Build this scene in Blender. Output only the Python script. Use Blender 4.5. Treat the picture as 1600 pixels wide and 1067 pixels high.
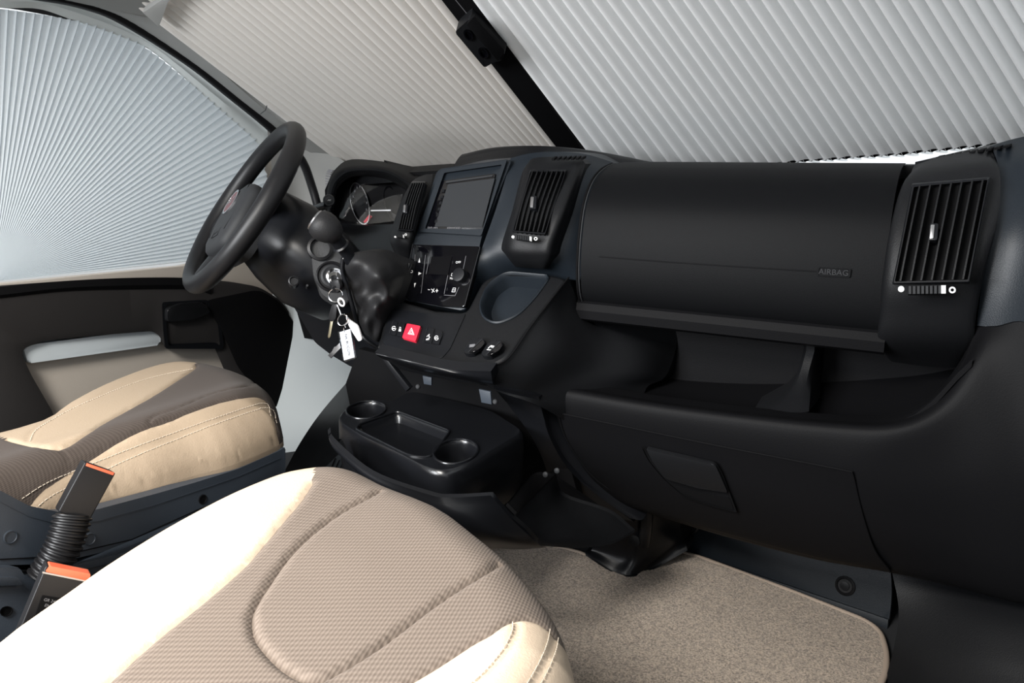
import bpy, bmesh, math, random
from mathutils import Vector, Matrix, geometry, noise
random.seed(4)
S = bpy.context.scene
for o in list(bpy.data.objects): bpy.data.objects.remove(o)
V = Vector
# ------------------------------------------------------------ camera
F, CX, CY = 1206.0, 800.0, 533.5
CAM = V((.80, -1.25, .85)); yaw = math.radians(29.4); pit = math.radians(13.7)
FW = V((-math.sin(yaw)*math.cos(pit), math.cos(yaw)*math.cos(pit), -math.sin(pit)))
RT = V((math.cos(yaw), math.sin(yaw), 0)); UP = RT.cross(FW)
cd = bpy.data.cameras.new('camera'); cam = bpy.data.objects.new('camera', cd); S.collection.objects.link(cam)
cd.sensor_width = 36; cd.lens = 36*F/1600; cd.clip_start = .02
cam.matrix_world = Matrix(((RT.x, UP.x, -FW.x, CAM.x), (RT.y, UP.y, -FW.y, CAM.y), (RT.z, UP.z, -FW.z, CAM.z), (0, 0, 0, 1)))
S.camera = cam
# ------------------------------------------------------------ light
S.view_settings.view_transform = 'Standard'; S.view_settings.look = 'None'
S.view_settings.exposure = 0.35; S.view_settings.gamma = 1; S.view_settings.use_curve_mapping = False
w = bpy.data.worlds.new('sky'); S.world = w; w.use_nodes = True
w.node_tree.nodes['Background'].inputs[0].default_value = (.93, .97, 1, 1)
w.node_tree.nodes['Background'].inputs[1].default_value = 1.0
def area(name, loc, target, sx, sy, power, col):
    l = bpy.data.lights.new(name, 'AREA'); l.shape = 'RECTANGLE'; l.size = sx; l.size_y = sy; l.energy = power; l.color = col
    o = bpy.data.objects.new(name, l); S.collection.objects.link(o); o.location = loc
    o.rotation_euler = (V(target)-V(loc)).to_track_quat('-Z', 'Y').to_euler(); return o
area('overhead_fill_lamp', (.05, -1.75, 1.7), (.1, -.3, .6), .6, .6, 56, (1, .96, .90))  # added lamp, unseen above and behind the camera, to light seats and blinds
area('rear_fill_lamp', (-.85, -2.7, 1.25), (.5, .2, .95), 1.2, .8, 92, (.95, .97, 1))  # added lamp, unseen at the rear left, raking across the pleats to brighten them
# ------------------------------------------------------------ pixel rays onto real planes
def ray(x, y): return FW + RT*((x-CX)/F) - UP*((y-CY)/F)
def _on(a, x, y, v): d = ray(x, y); return CAM + d*((v-CAM[a])/d[a])
def PX(x, y, v): return _on(0, x, y, v)
def PY(x, y, v): return _on(1, x, y, v)
def PZ(x, y, v): return _on(2, x, y, v)
class Frame:
    def __init__(s, p, n): s.p = V(p); s.n = V(n).normalized()
    def at(s, x, y, h=0):
        d = ray(x, y); return CAM + d*(((s.p + s.n*h - CAM).dot(s.n))/d.dot(s.n))
def fit(a, b, c):
    n = (b-a).cross(c-a).normalized()
    if n.dot(CAM-a) < 0: n = -n
    return Frame(a, n)
# ------------------------------------------------------------ materials
def nm(name):
    m = bpy.data.materials.new(name); m.use_nodes = True; return m, m.node_tree.nodes, m.node_tree.links, m.node_tree.nodes['Principled BSDF']
def mat(name, col, rough=.5, metal=0, grain=0, gscale=900, vary=0, coat=0, spec=.5, trans=0, emit=0):
    m, N, L, b = nm(name)
    b.inputs['Base Color'].default_value = (*col, 1); b.inputs['Roughness'].default_value = rough
    b.inputs['Metallic'].default_value = metal; b.inputs['Coat Weight'].default_value = coat
    b.inputs['Specular IOR Level'].default_value = spec
    if emit: b.inputs['Emission Color'].default_value = (*col, 1); b.inputs['Emission Strength'].default_value = emit
    if grain or vary:
        tc = N.new('ShaderNodeNewGeometry'); nz = N.new('ShaderNodeTexNoise'); nz.inputs['Scale'].default_value = gscale; nz.inputs['Detail'].default_value = 3
        L.new(tc.outputs['Position'], nz.inputs['Vector'])
        if grain:
            bp = N.new('ShaderNodeBump'); bp.inputs['Strength'].default_value = grain; bp.inputs['Distance'].default_value = .0006
            L.new(nz.outputs['Fac'], bp.inputs['Height']); L.new(bp.outputs['Normal'], b.inputs['Normal'])
        if vary:
            mx = N.new('ShaderNodeMix'); mx.data_type = 'RGBA'
            mx.inputs[6].default_value = (*[c*(1-vary) for c in col], 1); mx.inputs[7].default_value = (*[min(1, c*(1+vary)) for c in col], 1)
            L.new(nz.outputs['Fac'], mx.inputs[0]); L.new(mx.outputs[2], b.inputs['Base Color'])
    return m
def cloth(name, c1, c2, scale, strength=.6, rows=None):
    """woven cloth: offset cells darkened in the holes, with relief"""
    m, N, L, b = nm(name); b.inputs['Roughness'].default_value = .95; b.inputs['Sheen Weight'].default_value = .04
    b.inputs['Specular IOR Level'].default_value = .15
    g = N.new('ShaderNodeNewGeometry'); mp = N.new('ShaderNodeMapping'); mp.inputs['Scale'].default_value = (scale, scale*.8, scale)
    mp.inputs['Rotation'].default_value = (0, 0, math.radians(38)); L.new(g.outputs['Position'], mp.inputs[0])
    sx = N.new('ShaderNodeSeparateXYZ'); L.new(mp.outputs[0], sx.inputs[0])
    def mth(op, a, bb=None):
        n = N.new('ShaderNodeMath'); n.operation = op
        for i, q in enumerate((a, bb)):
            if q is None: continue
            if isinstance(q, (int, float)): n.inputs[i].default_value = q
            else: L.new(q, n.inputs[i])
        return n.outputs[0]
    s1 = mth('SINE', mth('MULTIPLY', mth('ADD', sx.outputs[0], mth('MULTIPLY', sx.outputs[1], .5)), 6.283))
    s2 = mth('SINE', mth('MULTIPLY', mth('SUBTRACT', sx.outputs[1], mth('MULTIPLY', sx.outputs[2], .7)), 6.283))
    h = mth('ADD', mth('MULTIPLY', mth('MULTIPLY', s1, s2), .5), .5)
    nz = N.new('ShaderNodeTexNoise'); nz.inputs['Scale'].default_value = 1800; L.new(g.outputs['Position'], nz.inputs['Vector'])
    hh = mth('ADD', mth('MULTIPLY', h, .75), mth('MULTIPLY', nz.outputs['Fac'], .35))
    mx = N.new('ShaderNodeMix'); mx.data_type = 'RGBA'; mx.inputs[6].default_value = (*c1, 1); mx.inputs[7].default_value = (*c2, 1)
    L.new(hh, mx.inputs[0]); L.new(mx.outputs[2], b.inputs['Base Color'])
    bp = N.new('ShaderNodeBump'); bp.inputs['Strength'].default_value = strength; bp.inputs['Distance'].default_value = .0012
    L.new(hh, bp.inputs['Height']); L.new(bp.outputs['Normal'], b.inputs['Normal'])
    return m
def blindmat(name, col, trans=.35, gs=1100):
    m, N, L, b = nm(name); out = N['Material Output']
    b.inputs['Base Color'].default_value = (*col, 1); b.inputs['Roughness'].default_value = .9; b.inputs['Specular IOR Level'].default_value = .1
    t = N.new('ShaderNodeBsdfTranslucent'); t.inputs[0].default_value = (*[min(.95, c*1.25) for c in col], 1)
    ms = N.new('ShaderNodeMixShader'); ms.inputs[0].default_value = trans
    g = N.new('ShaderNodeNewGeometry'); mp = N.new('ShaderNodeMapping'); mp.inputs['Scale'].default_value = (1, .25, .25); L.new(g.outputs['Position'], mp.inputs[0])
    nz = N.new('ShaderNodeTexNoise'); nz.inputs['Scale'].default_value = gs; nz.inputs['Detail'].default_value = 4; L.new(mp.outputs[0], nz.inputs['Vector'])
    bp = N.new('ShaderNodeBump'); bp.inputs['Strength'].default_value = .3; bp.inputs['Distance'].default_value = .0008
    L.new(nz.outputs['Fac'], bp.inputs['Height']); L.new(bp.outputs['Normal'], b.inputs['Normal'])
    L.new(b.outputs[0], ms.inputs[1]); L.new(t.outputs[0], ms.inputs[2]); L.new(ms.outputs[0], out.inputs[0]); return m
def glassmat(name, tint=(1, 1, 1), refl=.06):
    m, N, L, b = nm(name); out = N['Material Output']
    t = N.new('ShaderNodeBsdfTransparent'); t.inputs[0].default_value = (*tint, 1); g = N.new('ShaderNodeBsdfGlossy'); g.inputs['Roughness'].default_value = .02
    ms = N.new('ShaderNodeMixShader'); ms.inputs[0].default_value = refl
    L.new(t.outputs[0], ms.inputs[1]); L.new(g.outputs[0], ms.inputs[2]); L.new(ms.outputs[0], out.inputs[0]); return m
M = dict(
    black=mat('black_grained_plastic', (.0058, .0061, .007), .48, grain=.55, gscale=650, spec=.2),
    pad=mat('soft_dash_skin', (.0042, .0044, .005), .52, grain=.4, gscale=800, spec=.07),
    satin=mat('satin_black_plastic', (.006, .0065, .008), .34, grain=.12, gscale=500, spec=.25),
    deep=mat('matt_black', (.003, .003, .0035), .7, spec=.1),
    tray=mat('moulded_tray_plastic', (.006, .0065, .008), .26, grain=.25, gscale=420, spec=.5), door=mat('door_lining_plastic', (.021, .0195, .0195), .6, grain=.3, gscale=500, spec=.3), panelg=mat('charcoal_plastic', (.032, .033, .035), .5, grain=.5, gscale=600, spec=.4),
    lower=mat('lower_dash_plastic', (.0042, .0042, .0048), .55, grain=.3, gscale=500, spec=.08),
    gloss=mat('piano_black', (.002, .002, .003), .08, coat=.3),
    navy=mat('blue_black_plastic', (.010, .0135, .018), .42, grain=.4, gscale=700, spec=.25),
    shield=mat('slate_plastic', (.026, .034, .046), .5, grain=.35, gscale=600),
    rubber=mat('black_rubber', (.008, .008, .009), .42, spec=.3, grain=.1),
    wheel=mat('wheel_skin', (.008, .008, .009), .42, spec=.3, grain=.3, gscale=900),
    hub=mat('hub_plastic', (.02, .021, .023), .6, spec=.25, grain=.15),
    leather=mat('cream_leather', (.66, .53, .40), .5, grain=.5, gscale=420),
    leather_dim=mat('dimmed_cream_leather', (.34, .262, .185), .5, grain=.5, gscale=420),  # same cream leather as the near seat, weaker light put into the colour
    boot=mat('black_boot_leather', (.010, .010, .011), .55, spec=.35, grain=.6, gscale=500),
    stitch=mat('stitch_thread', (.62, .54, .44), .8),
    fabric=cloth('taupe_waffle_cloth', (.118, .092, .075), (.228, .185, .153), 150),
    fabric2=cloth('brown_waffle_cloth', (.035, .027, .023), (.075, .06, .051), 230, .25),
    blind=blindmat('warm_grey_pleat_cloth', (.68, .65, .61), .07), blindr=blindmat('grey_pleat_cloth', (.90, .91, .91), .07),
    sblind=blindmat('cool_grey_pleat_cloth', (.64, .69, .72), .26),
    blindb=blindmat('pale_liner_cloth', (.74, .76, .77), .7),
    silver=mat('silver_backing', (.5, .53, .55), .5), 
    pillar=mat('grey_pillar_trim', (.235, .235, .225), .7, grain=.2, gscale=500),
    head=mat('taupe_headliner', (.20, .19, .16), .95, grain=.6, gscale=600),
    paint=mat('pale_body_paint', (.50, .54, .55), .4), white=mat('white_frame_paint', (.82, .88, .88), .3),
    beige=mat('beige_door_card', (.46, .415, .365), .8, grain=.3, gscale=400),
    carm=mat('pale_grey_armrest', (.52, .57, .60), .4),
    chrome=mat('chrome', (.8, .8, .82), .12, 1), dull=mat('dull_silver', (.45, .45, .46), .35, 1), brass=mat('cut_key_metal', (.55, .5, .36), .35, 1),
    print=mat('white_print', (.62, .62, .62), .5), greyprint=mat('grey_print', (.16, .16, .17), .5), paper=mat('white_paper', (.5, .52, .57), .5),
    red=mat('red_button', (.62, .02, .045), .4), redbelt=mat('orange_red_plastic', (.75, .13, .06), .35), emblem=mat('dark_red_emblem', (.10, .03, .034), .3),
    lcd=mat('lcd_screen', (.03, .032, .035), .07, spec=1.0), dial=mat('dial_black', (.004, .004, .005), .15),
    glass=glassmat('window_glass'), lens=glassmat('cluster_lens', (1, 1, 1), .05), clear=glassmat('clear_acrylic', (.8, .85, .9), .15),
    floor=mat('dark_floor_lining', (.02, .021, .024), .8), ground=mat('outdoor_concrete', (.5, .5, .5), .9),
)
# ------------------------------------------------------------ object helpers
WORLD = {}
def setp(o, label=None, cat=None, group=None, kind=None):
    for k, v in (('label', label), ('category', cat), ('group', group), ('kind', kind)):
        if v: o[k] = v
    return o
def link(name, me, center, parent):
    o = bpy.data.objects.new(name, me); S.collection.objects.link(o); WORLD[o.name] = center
    if parent: o.parent = parent; o.location = center - WORLD[parent.name]
    else: o.location = center
    return o
def thing(name, label, cat, loc, group=None):
    return setp(link(name, None, V(loc), None), label, cat, group)
def mesh(name, verts, faces, m, parent=None, smooth=40, recalc=True, label=None):
    vs = [V(v) for v in verts]
    lo = V([min(v[i] for v in vs) for i in range(3)]); hi = V([max(v[i] for v in vs) for i in range(3)])
    c = V(((lo.x+hi.x)/2, (lo.y+hi.y)/2, lo.z))
    me = bpy.data.meshes.new(name); me.from_pydata([v-c for v in vs], [], [list(f) for f in faces])
    if recalc:
        bm = bmesh.new(); bm.from_mesh(me); bmesh.ops.recalc_face_normals(bm, faces=bm.faces); bm.to_mesh(me); bm.free()
    me.materials.append(M[m] if isinstance(m, str) else m)
    if smooth:
        me.shade_smooth(); me.set_sharp_from_angle(angle=math.radians(smooth))
    o = link(name, me, c, parent)
    if label: o['label'] = label
    return o
class B:
    """collects geometry for one mesh object"""
    def __init__(s): s.v = []; s.f = []
    def add(s, vs, fs):
        n = len(s.v); s.v += [V(v) for v in vs]; s.f += [[i+n for i in f] for f in fs]; return s
    def bm(s, b):
        b.verts.ensure_lookup_table(); b.verts.index_update()
        s.add([v.co.copy() for v in b.verts], [[v.index for v in f.verts] for f in b.faces]); b.free(); return s
    def loft(s, rings, closed=True, cap=(True, True)):
        n = len(rings[0]); vs = [p for r in rings for p in r]; fs = []
        for i in range(len(rings)-1):
            for j in range(n if closed else n-1):
                k = (j+1) % n; fs.append((i*n+j, i*n+k, (i+1)*n+k, (i+1)*n+j))
        if closed and cap[0]: fs.append(tuple(range(n))[::-1])
        if closed and cap[1]: fs.append(tuple((len(rings)-1)*n+j for j in range(n)))
        return s.add(vs, fs)
    def slab(s, pts, ext, bevel=0, seg=2):
        b = bmesh.new(); a = [b.verts.new(p) for p in pts]; c = [b.verts.new(V(p)+V(ext)) for p in pts]; n = len(pts)
        f0 = b.faces.new(a); b.faces.new(c[::-1])
        for i in range(n): b.faces.new((a[i], c[i], c[(i+1) % n], a[(i+1) % n]))
        if bevel:
            bmesh.ops.bevel(b, geom=list(f0.edges), offset=bevel, segments=seg, affect='EDGES', profile=.6, clamp_overlap=True)
        return s.bm(b)
    def tube(s, path, r, n=10, cap=True, closed=False):
        path = [V(p) for p in path]; rr = r if isinstance(r, (list, tuple)) else [r]*len(path); rings = []
        t = (path[1]-path[0]).normalized(); a = t.orthogonal().normalized()
        for i, p in enumerate(path):
            if closed: t = (path[(i+1) % len(path)]-path[i-1]).normalized()
            else: t = (path[min(i+1, len(path)-1)]-path[max(i-1, 0)]).normalized()
            a = (a-t*a.dot(t)).normalized(); b = t.cross(a)
            rings.append([p+(a*math.cos(2*math.pi*k/n)+b*math.sin(2*math.pi*k/n))*rr[i] for k in range(n)])
        if closed: rings.append(rings[0])
        return s.loft(rings, True, (cap and not closed, cap and not closed))
    def lathe(s, o, ax, prof, n=24, cap=(True, True)):
        """prof: (radius, height along ax)"""
        ax = V(ax).normalized(); a = ax.orthogonal().normalized(); b = ax.cross(a); o = V(o)
        return s.loft([[o+ax*h+(a*math.cos(2*math.pi*k/n)+b*math.sin(2*math.pi*k/n))*r for k in range(n)] for r, h in prof], True, cap)
    def box(s, c, u, v, w):
        c, u, v, w = V(c), V(u), V(v), V(w); vs = [c+u*i+v*j+w*k for i in (-.5, .5) for j in (-.5, .5) for k in (-.5, .5)]
        return s.add(vs, [(0, 1, 3, 2), (4, 6, 7, 5), (0, 4, 5, 1), (2, 3, 7, 6), (0, 2, 6, 4), (1, 5, 7, 3)])
    def obj(s, name, m, parent=None, **k): return mesh(name, s.v, s.f, m, parent, **k)
def cr(P, k=6, closed=False):
    """Catmull-Rom through the points"""
    P = [V(p) for p in P]; n = len(P); out = []
    if n < 3 and not closed: return [P[0].lerp(P[1], i/k) for i in range(k+1)]
    for i in range(n if closed else n-1):
        g = lambda j: P[j % n] if closed else (P[j] if 0 <= j < n else (P[0]*2-P[1] if j < 0 else P[-1]*2-P[-2]))
        a, b, c, d = g(i-1), g(i), g(i+1), g(i+2)
        for q in range(k):
            t = q/k; out.append(.5*((2*b)+(c-a)*t+(2*a-5*b+4*c-d)*t*t+(3*b-a-3*c+d)*t**3))
    if not closed: out.append(P[-1])
    return out
def rnd(P, r, k=4):
    """rounds the corners of a closed 2D outline"""
    P = [V(p) for p in P]; n = len(P); out = []
    rr = r if isinstance(r, (list, tuple)) else [r]*n
    for i in range(n):
        a, b, c = P[i-1], P[i], P[(i+1) % n]; la = (a-b).length; lc = (c-b).length; q = min(rr[i], la*.48, lc*.48)
        if q <= 0: out.append(b); continue
        s, e = b+(a-b)*(q/la), b+(c-b)*(q/lc)
        for j in range(k+1):
            t = j/k; out.append(s*(1-t)**2+b*2*t*(1-t)+e*t*t)
    return out
def resamp(P, n):
    P = [V(p) for p in P]; P = P+[P[0]]; L = [0]
    for i in range(1, len(P)): L.append(L[-1]+(P[i]-P[i-1]).length)
    out = []; j = 0
    for i in range(n):
        t = L[-1]*i/n
        while L[j+1] < t: j += 1
        out.append(P[j].lerp(P[j+1], (t-L[j])/max(1e-9, L[j+1]-L[j])))
    return out
def ell(cx, cy, rx, ry, rot=0, n=32):
    c, s = math.cos(math.radians(rot)), math.sin(math.radians(rot))
    return [V((cx+rx*math.cos(t)*c-ry*math.sin(t)*s, cy+rx*math.cos(t)*s+ry*math.sin(t)*c)) for t in [2*math.pi*i/n for i in range(n)]]
def patch(b, rows, ku=6, kv=6, ext=None):
    """smooth surface through a grid of control points, given a thickness EXT"""
    R = [cr(r, ku) for r in rows]; cols = [cr([r[j] for r in R], kv) for j in range(len(R[0]))]
    G = [[cols[j][i] for j in range(len(cols))] for i in range(len(cols[0]))]
    b.loft(G, closed=False)
    if ext is not None:
        e = V(ext); rim = G[0]+[r[-1] for r in G[1:]]+G[-1][-2::-1]+[r[0] for r in G[-2:0:-1]]
        b.loft([rim, [p+e for p in rim]], True, (False, False))
    return G
def gridY(rows): return [[PY(*p) for p in r] for r in rows]
def pf(fr, pts, h=0): return [fr.at(p[0], p[1], h) for p in pts]
def fslab(name, fr, pts, h0, h1, m, parent, bevel=.001, seg=2, **k):
    """plate on frame FR: outline in pixels taken at height h0 (front), going back to h1"""
    return B().slab(pf(fr, pts, h0), fr.n*(h1-h0), bevel, seg).obj(name, m, parent, **k)
def strokes(name, fr, lines, wd, h, m, parent, closed=False, **k):
    b = B()
    for ln in lines:
        P = pf(fr, ln, h); 
        for i in range(len(P)-(0 if closed else 1)):
            p, q = P[i], P[(i+1) % len(P)]; d = q-p
            if d.length < 1e-6: continue
            b.box((p+q)/2, d+d.normalized()*wd*.5, d.normalized().cross(fr.n)*wd, fr.n*.0006)
    return b.obj(name, m, parent, smooth=0, **k)
def text(name, s, o, u, v, size, m, parent, ext=.0003, align='CENTER', **k):
    cu = bpy.data.curves.new('t', 'FONT'); cu.body = s; cu.size = 1; cu.align_x = align; cu.align_y = 'CENTER'; cu.resolution_u = 3
    t = bpy.data.objects.new('t', cu); me = bpy.data.meshes.new_from_object(t)
    u, v = V(u).normalized(), V(v).normalized(); n = u.cross(v); b = B()
    vs = [V(o)+u*q.co.x*size+v*q.co.y*size+n*ext for q in me.vertices]; b.add(vs, [list(p.vertices) for p in me.polygons])
    bpy.data.objects.remove(t); bpy.data.curves.remove(cu); bpy.data.meshes.remove(me)
    return b.obj(name, m, parent, smooth=0, recalc=False, **k)
def ftext(name, s, fr, p0, p1, h, m, parent, size_px, **k):
    """text on a frame, baseline direction from pixel p0 to p1, centred between; cap height in pixels"""
    a, b_ = fr.at(*p0, h), fr.at(*p1, h); mid = (a+b_)/2; u = (b_-a).normalized(); v = fr.n.cross(u)
    sc = (fr.at((p0[0]+p1[0])/2, (p0[1]+p1[1])/2-size_px/2, h)-fr.at((p0[0]+p1[0])/2, (p0[1]+p1[1])/2+size_px/2, h)).length
    return text(name, s, mid, u, v, sc*1.4, m, parent, **k)
def struct(o): o['kind'] = 'structure'; return o
# ============================================================ the setting
SILL = V((0, .482, .857)); TH = math.radians(27)
WN = V((0, -math.sin(TH), -math.cos(TH)))                       # windscreen plane, normal into the cab
WS = Frame(SILL, WN)
b = B(); b.slab([V((-1.0, -2.2, 0)), V((1.05, -2.2, 0)), V((1.05, .75, 0)), V((-1.0, .75, 0))], V((0, 0, -.05))); struct(b.obj('floor', 'floor'))
b = B(); b.slab([V((-.96, .62, 0)), V((1.0, .62, 0)), V((1.0, .62, .79)), V((-.96, .62, .79))], V((0, .03, 0))); struct(b.obj('wall_front', 'deep'))
b = B(); b.slab([V((1.0, -1.0, 0)), V((1.0, .62, 0)), V((1.0, .62, .80)), V((1.0, .3, .86)), V((1.0, -1.0, .86))], V((.04, 0, 0))); struct(b.obj('wall_right', 'lower'))
b = B(); b.slab([V((1.0, -.35, .87)), V((1.0, .45, .87)), V((1.0, -.2, 1.22)), V((1.0, -.35, 1.3))], V((.01, 0, 0))); struct(b.obj('window_3', 'glass'))
def wp(x, y, h=0): return V((x, y, .857+(.482-y)*math.tan(TH)))+WN*h
b = B(); b.slab([wp(-1.0, .62, -.06), wp(1.0, .62, -.06), wp(.95, -.42, -.06), wp(-.95, -.42, -.06)], -WN*.004); struct(b.obj('window_1', 'glass'))
b = B(); b.slab([V((-.98, -1.15, 1.33)), V((1.0, -1.15, 1.33)), V((1.0, -.36, 1.30)), V((-.98, -.36, 1.30))], V((0, 0, .03)), .004); struct(b.obj('ceiling', 'head'))
b = B(); b.slab([V((-40, -40, -.6)), V((40, -40, -.6)), V((40, 40, -.6)), V((-40, 40, -.6))], V((0, 0, -.1))); struct(b.obj('ground', 'ground'))

# ---- left A pillar: grey cover strip, seal, white door frame
XS = -.90
seal_px = [(-60, -22), (60, -8), (130, 6), (190, 30), (290, 93), (360, 148), (425, 202), (470, 250)]
seal = cr([PX(*p, XS) for p in seal_px], 6)
B().tube(cr([PX(*p, -.872) for p in seal_px], 6), .0115, 12).obj('trim_1', 'rubber')['kind'] = 'structure'
edge_px = [(262, -40), (226, 18), (250, 33), (290, 62), (360, 125), (425, 180), (480, 216), (545, 262)]
edge = cr([WS.at(*p, .006) for p in edge_px], 6)
b = B(); mid = [s.lerp(e, .5)+V((.012, -.012, -.004)) for s, e in zip(seal, edge)]
b.loft([[p for p in seal], mid, edge, [e+V((0, .03, .03)) for e in edge]], closed=False); struct(b.obj('trim_2', 'pillar'))
# lower quarter of the pillar beside the dash
b = B(); G = patch(b, [[PX(416, 190, -.875), PX(474, 212, -.83), PX(554, 262, -.73)], [PX(424, 262, -.905), PX(470, 285, -.88), PX(545, 300, -.74)], [PX(430, 340, -.91), PX(480, 350, -.88), PX(545, 350, -.74)]], ext=V((-.01, .02, 0))); struct(b.obj('trim_3', 'pillar'))
B().tube(cr([PX(452, 225, -.72), PX(474, 255, -.72), PX(487, 290, -.72), PX(497, 325, -.71), PX(501, 350, -.71)], 6), .0115).obj('trim_4', 'rubber')['kind'] = 'structure'
# seam clip and upper corner cover
fslab('trim_5', Frame(edge[6], WN), [(223, 20), (282, -20), (262, 4), (256, 22), (248, 42)], .026, .012, 'pillar', None, .001)['kind'] = 'structure'
strokes('trim_6', Frame(edge[24], WN), [[(417, 165), (415, 172), (407, 178)]], .002, .02, 'rubber', None)['kind'] = 'structure'
# white frame strip between seal and the window blind
b = B(); inn = [(-60, 2), (0, 12), (60, 14), (110, 30), (190, 58), (245, 86), (330, 160), (400, 222), (430, 262)]
out = [(-60, -26), (0, -12), (60, -6), (110, 3), (190, 33), (245, 66), (335, 132), (425, 206), (470, 252)]
b.loft([cr([PX(*p, -.915) for p in inn], 6), cr([PX((p[0]+q[0])/2, (p[1]+q[1])/2, -.905) for p, q in zip(inn, out)], 6), cr([PX(*q, -.912) for q in out], 6)], closed=False); struct(b.obj('trim_7', 'white'))
b = B(); b.loft([cr([PX(*p, -.93) for p in [(-60, 2), (0, 2), (60, 8), (115, 22), (125, 28)]], 4), cr([PX(*p, -.914) for p in [(-60, 14), (0, 12), (60, 21), (108, 31), (122, 32)]], 4)], closed=False); struct(b.obj('trim_8', 'deep'))
# headliner corner over the door
b = B(); patch(b, [[PX(-60, -26, -.9), PX(60, -10, -.9), PX(130, 4, -.9), PX(192, 31, -.9)], [PX(-40, -120, -.8), PX(80, -70, -.8), PX(180, -30, -.84), PX(235, 8, -.86)]], ext=V((0, 0, .01))); struct(b.obj('trim_9', 'head'))

# ---- driver's door
door = struct(link('door_1', None, V((-.88, .0, .1)), None))
DP = Frame((-.86, 0, 0), (1, 0, 0)); DI = Frame((-.885, 0, 0), (1, 0, 0)); DB = Frame((-.925, 0, 0), (1, 0, 0))
outer = [(-120, 462), (0, 446), (100, 439), (202, 434), (290, 434), (360, 440), (405, 448), (440, 470), (473, 521), (489, 569), (484, 602), (460, 626), (430, 645), (420, 820), (-120, 1000)]
inner = [(40, 542), (70, 532), (150, 524), (237, 517), (249, 524), (258, 545), (334, 540), (352, 582), (380, 700), (120, 760), (82, 643), (50, 588), (33, 552)]
oo = resamp(rnd(outer, 10), 90); cx, cy = 210, 600
def radial(P, n, c):
    """outline sampled by angle about c"""
    out = []
    for i in range(n):
        a = 2*math.pi*i/n; d = V((math.cos(a), math.sin(a))); best = None
        for j in range(len(P)):
            p, q = P[j], P[(j+1) % len(P)]; e = q-p; den = d.x*e.y-d.y*e.x
            if abs(den) < 1e-9: continue
            w_ = p-V(c); t = (w_.x*e.y-w_.y*e.x)/den; u = (w_.x*d.y-w_.y*d.x)/den
            if t > 0 and -1e-6 <= u <= 1+1e-6 and (best is None or t > best): best = t
        out.append(V(c)+d*(best or 1))
    return out
n = 240; c0 = (210, 640)
O = radial(rnd(outer, 12), n, c0); I = radial(rnd(inner, 6), n, c0)
rings = [pf(DP, O, -.03), pf(DP, O, 0), pf(DP, [o.lerp(i, .06) for o, i in zip(O, I)], .006), pf(DP, [o.lerp(i, .90) for o, i in zip(O, I)], .006), pf(DP, I, 0), pf(DP, I, -.03)]
B().loft(rings, cap=(False, False)).obj('door_lining', 'door', door)
fslab('insert_panel', DI, [(0, 500), (400, 500), (420, 860), (60, 860)], -.008, -.02, 'beige', door, 0)
fslab('armrest', DI, rnd([(37, 545), (52, 538), (236, 514), (251, 520), (251, 539), (44, 568)], 5), .014, -.02, 'carm', door, .008, 3)
B().loft([cr([PX(*p, x) for p in [(-120, 478), (0, 466), (101, 455), (200, 452), (297, 452), (330, 460)]], 5) for x in (-.852,)]+[cr([PX(*p, x) for p in [(-120, 472), (0, 461), (101, 450), (200, 446), (297, 446), (330, 454)]], 5) for x in (-.846,)]+[cr([PX(*p, x) for p in [(-120, 462), (0, 448), (100, 439), (202, 434), (290, 434), (330, 440)]], 5) for x in (-.85,)], closed=False).obj('waist_moulding', 'deep', door)
# handle recess and lever
O = rnd([(253, 472), (324, 468), (345, 500), (350, 545), (258, 545), (255, 516)], 5); 
b = B(); I2 = [V((300, 505)).lerp(V(p), .88) for p in O]
b.loft([pf(DP, O, .007), pf(DP, O, .013), pf(DP, I2, .013), pf(DP, I2, .004)], cap=(False, True)).obj('handle_recess', 'satin', door)
fslab('door_lever', DP, rnd([(262, 482), (284, 474), (318, 472), (330, 488), (300, 500), (262, 503)], 5), .024, .012, 'black', door, .003)
B().loft([pf(DP, rnd([(318, 470), (405, 452), (438, 472), (471, 521), (486, 569), (481, 600), (430, 640), (372, 575), (348, 520)], 14), h) for h in (.0, .012)]+[pf(DP, [V((400, 540)).lerp(V(p), .8) for p in rnd([(318, 470), (405, 452), (438, 472), (471, 521), (486, 569), (481, 600), (430, 640), (372, 575), (348, 520)], 14)], .016)]).obj('speaker_cover', 'deep', door)
fslab('window_sill_strip', DI, [(-100, 452), (0, 444), (287, 416), (340, 404), (470, 404), (500, 452), (440, 474), (290, 470), (0, 470)], -.01, -.04, 'beige', door, .003)
fslab('mirror_panel', DB, [(395, 214), (440, 240), (520, 300), (520, 430), (420, 440), (424, 330), (414, 280)], -.002, -.02, 'beige', door, .002)
fslab('inner_door_frame', Frame((-.88, .30, .3), (1, -.8, .3)), [(400, 430), (470, 470), (600, 480), (600, 800), (300, 900), (380, 620)], .0, -.02, 'paint', door, .004)
fslab('door_glass', DB, [(-500, 470), (-500, -60), (0, -20), (190, 30), (300, 100), (430, 210), (520, 320), (520, 460)], -.03, -.034, 'glass', door, 0)
b = B(); b.slab([V((-.97, -1.6, .0)), V((-.97, .62, .0)), V((-.97, .62, .50)), V((-.97, -1.6, .55))], V((-.03, 0, 0))); struct(b.obj('wall_left', 'lower'))
struct(B().slab([V((-.97, -1.6, .5)), V((-.97, -.62, .5)), V((-.97, -.62, 1.3)), V((-.97, -1.6, 1.3))], V((-.03, 0, 0))).obj('wall_left_rear', 'pillar'))

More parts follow.
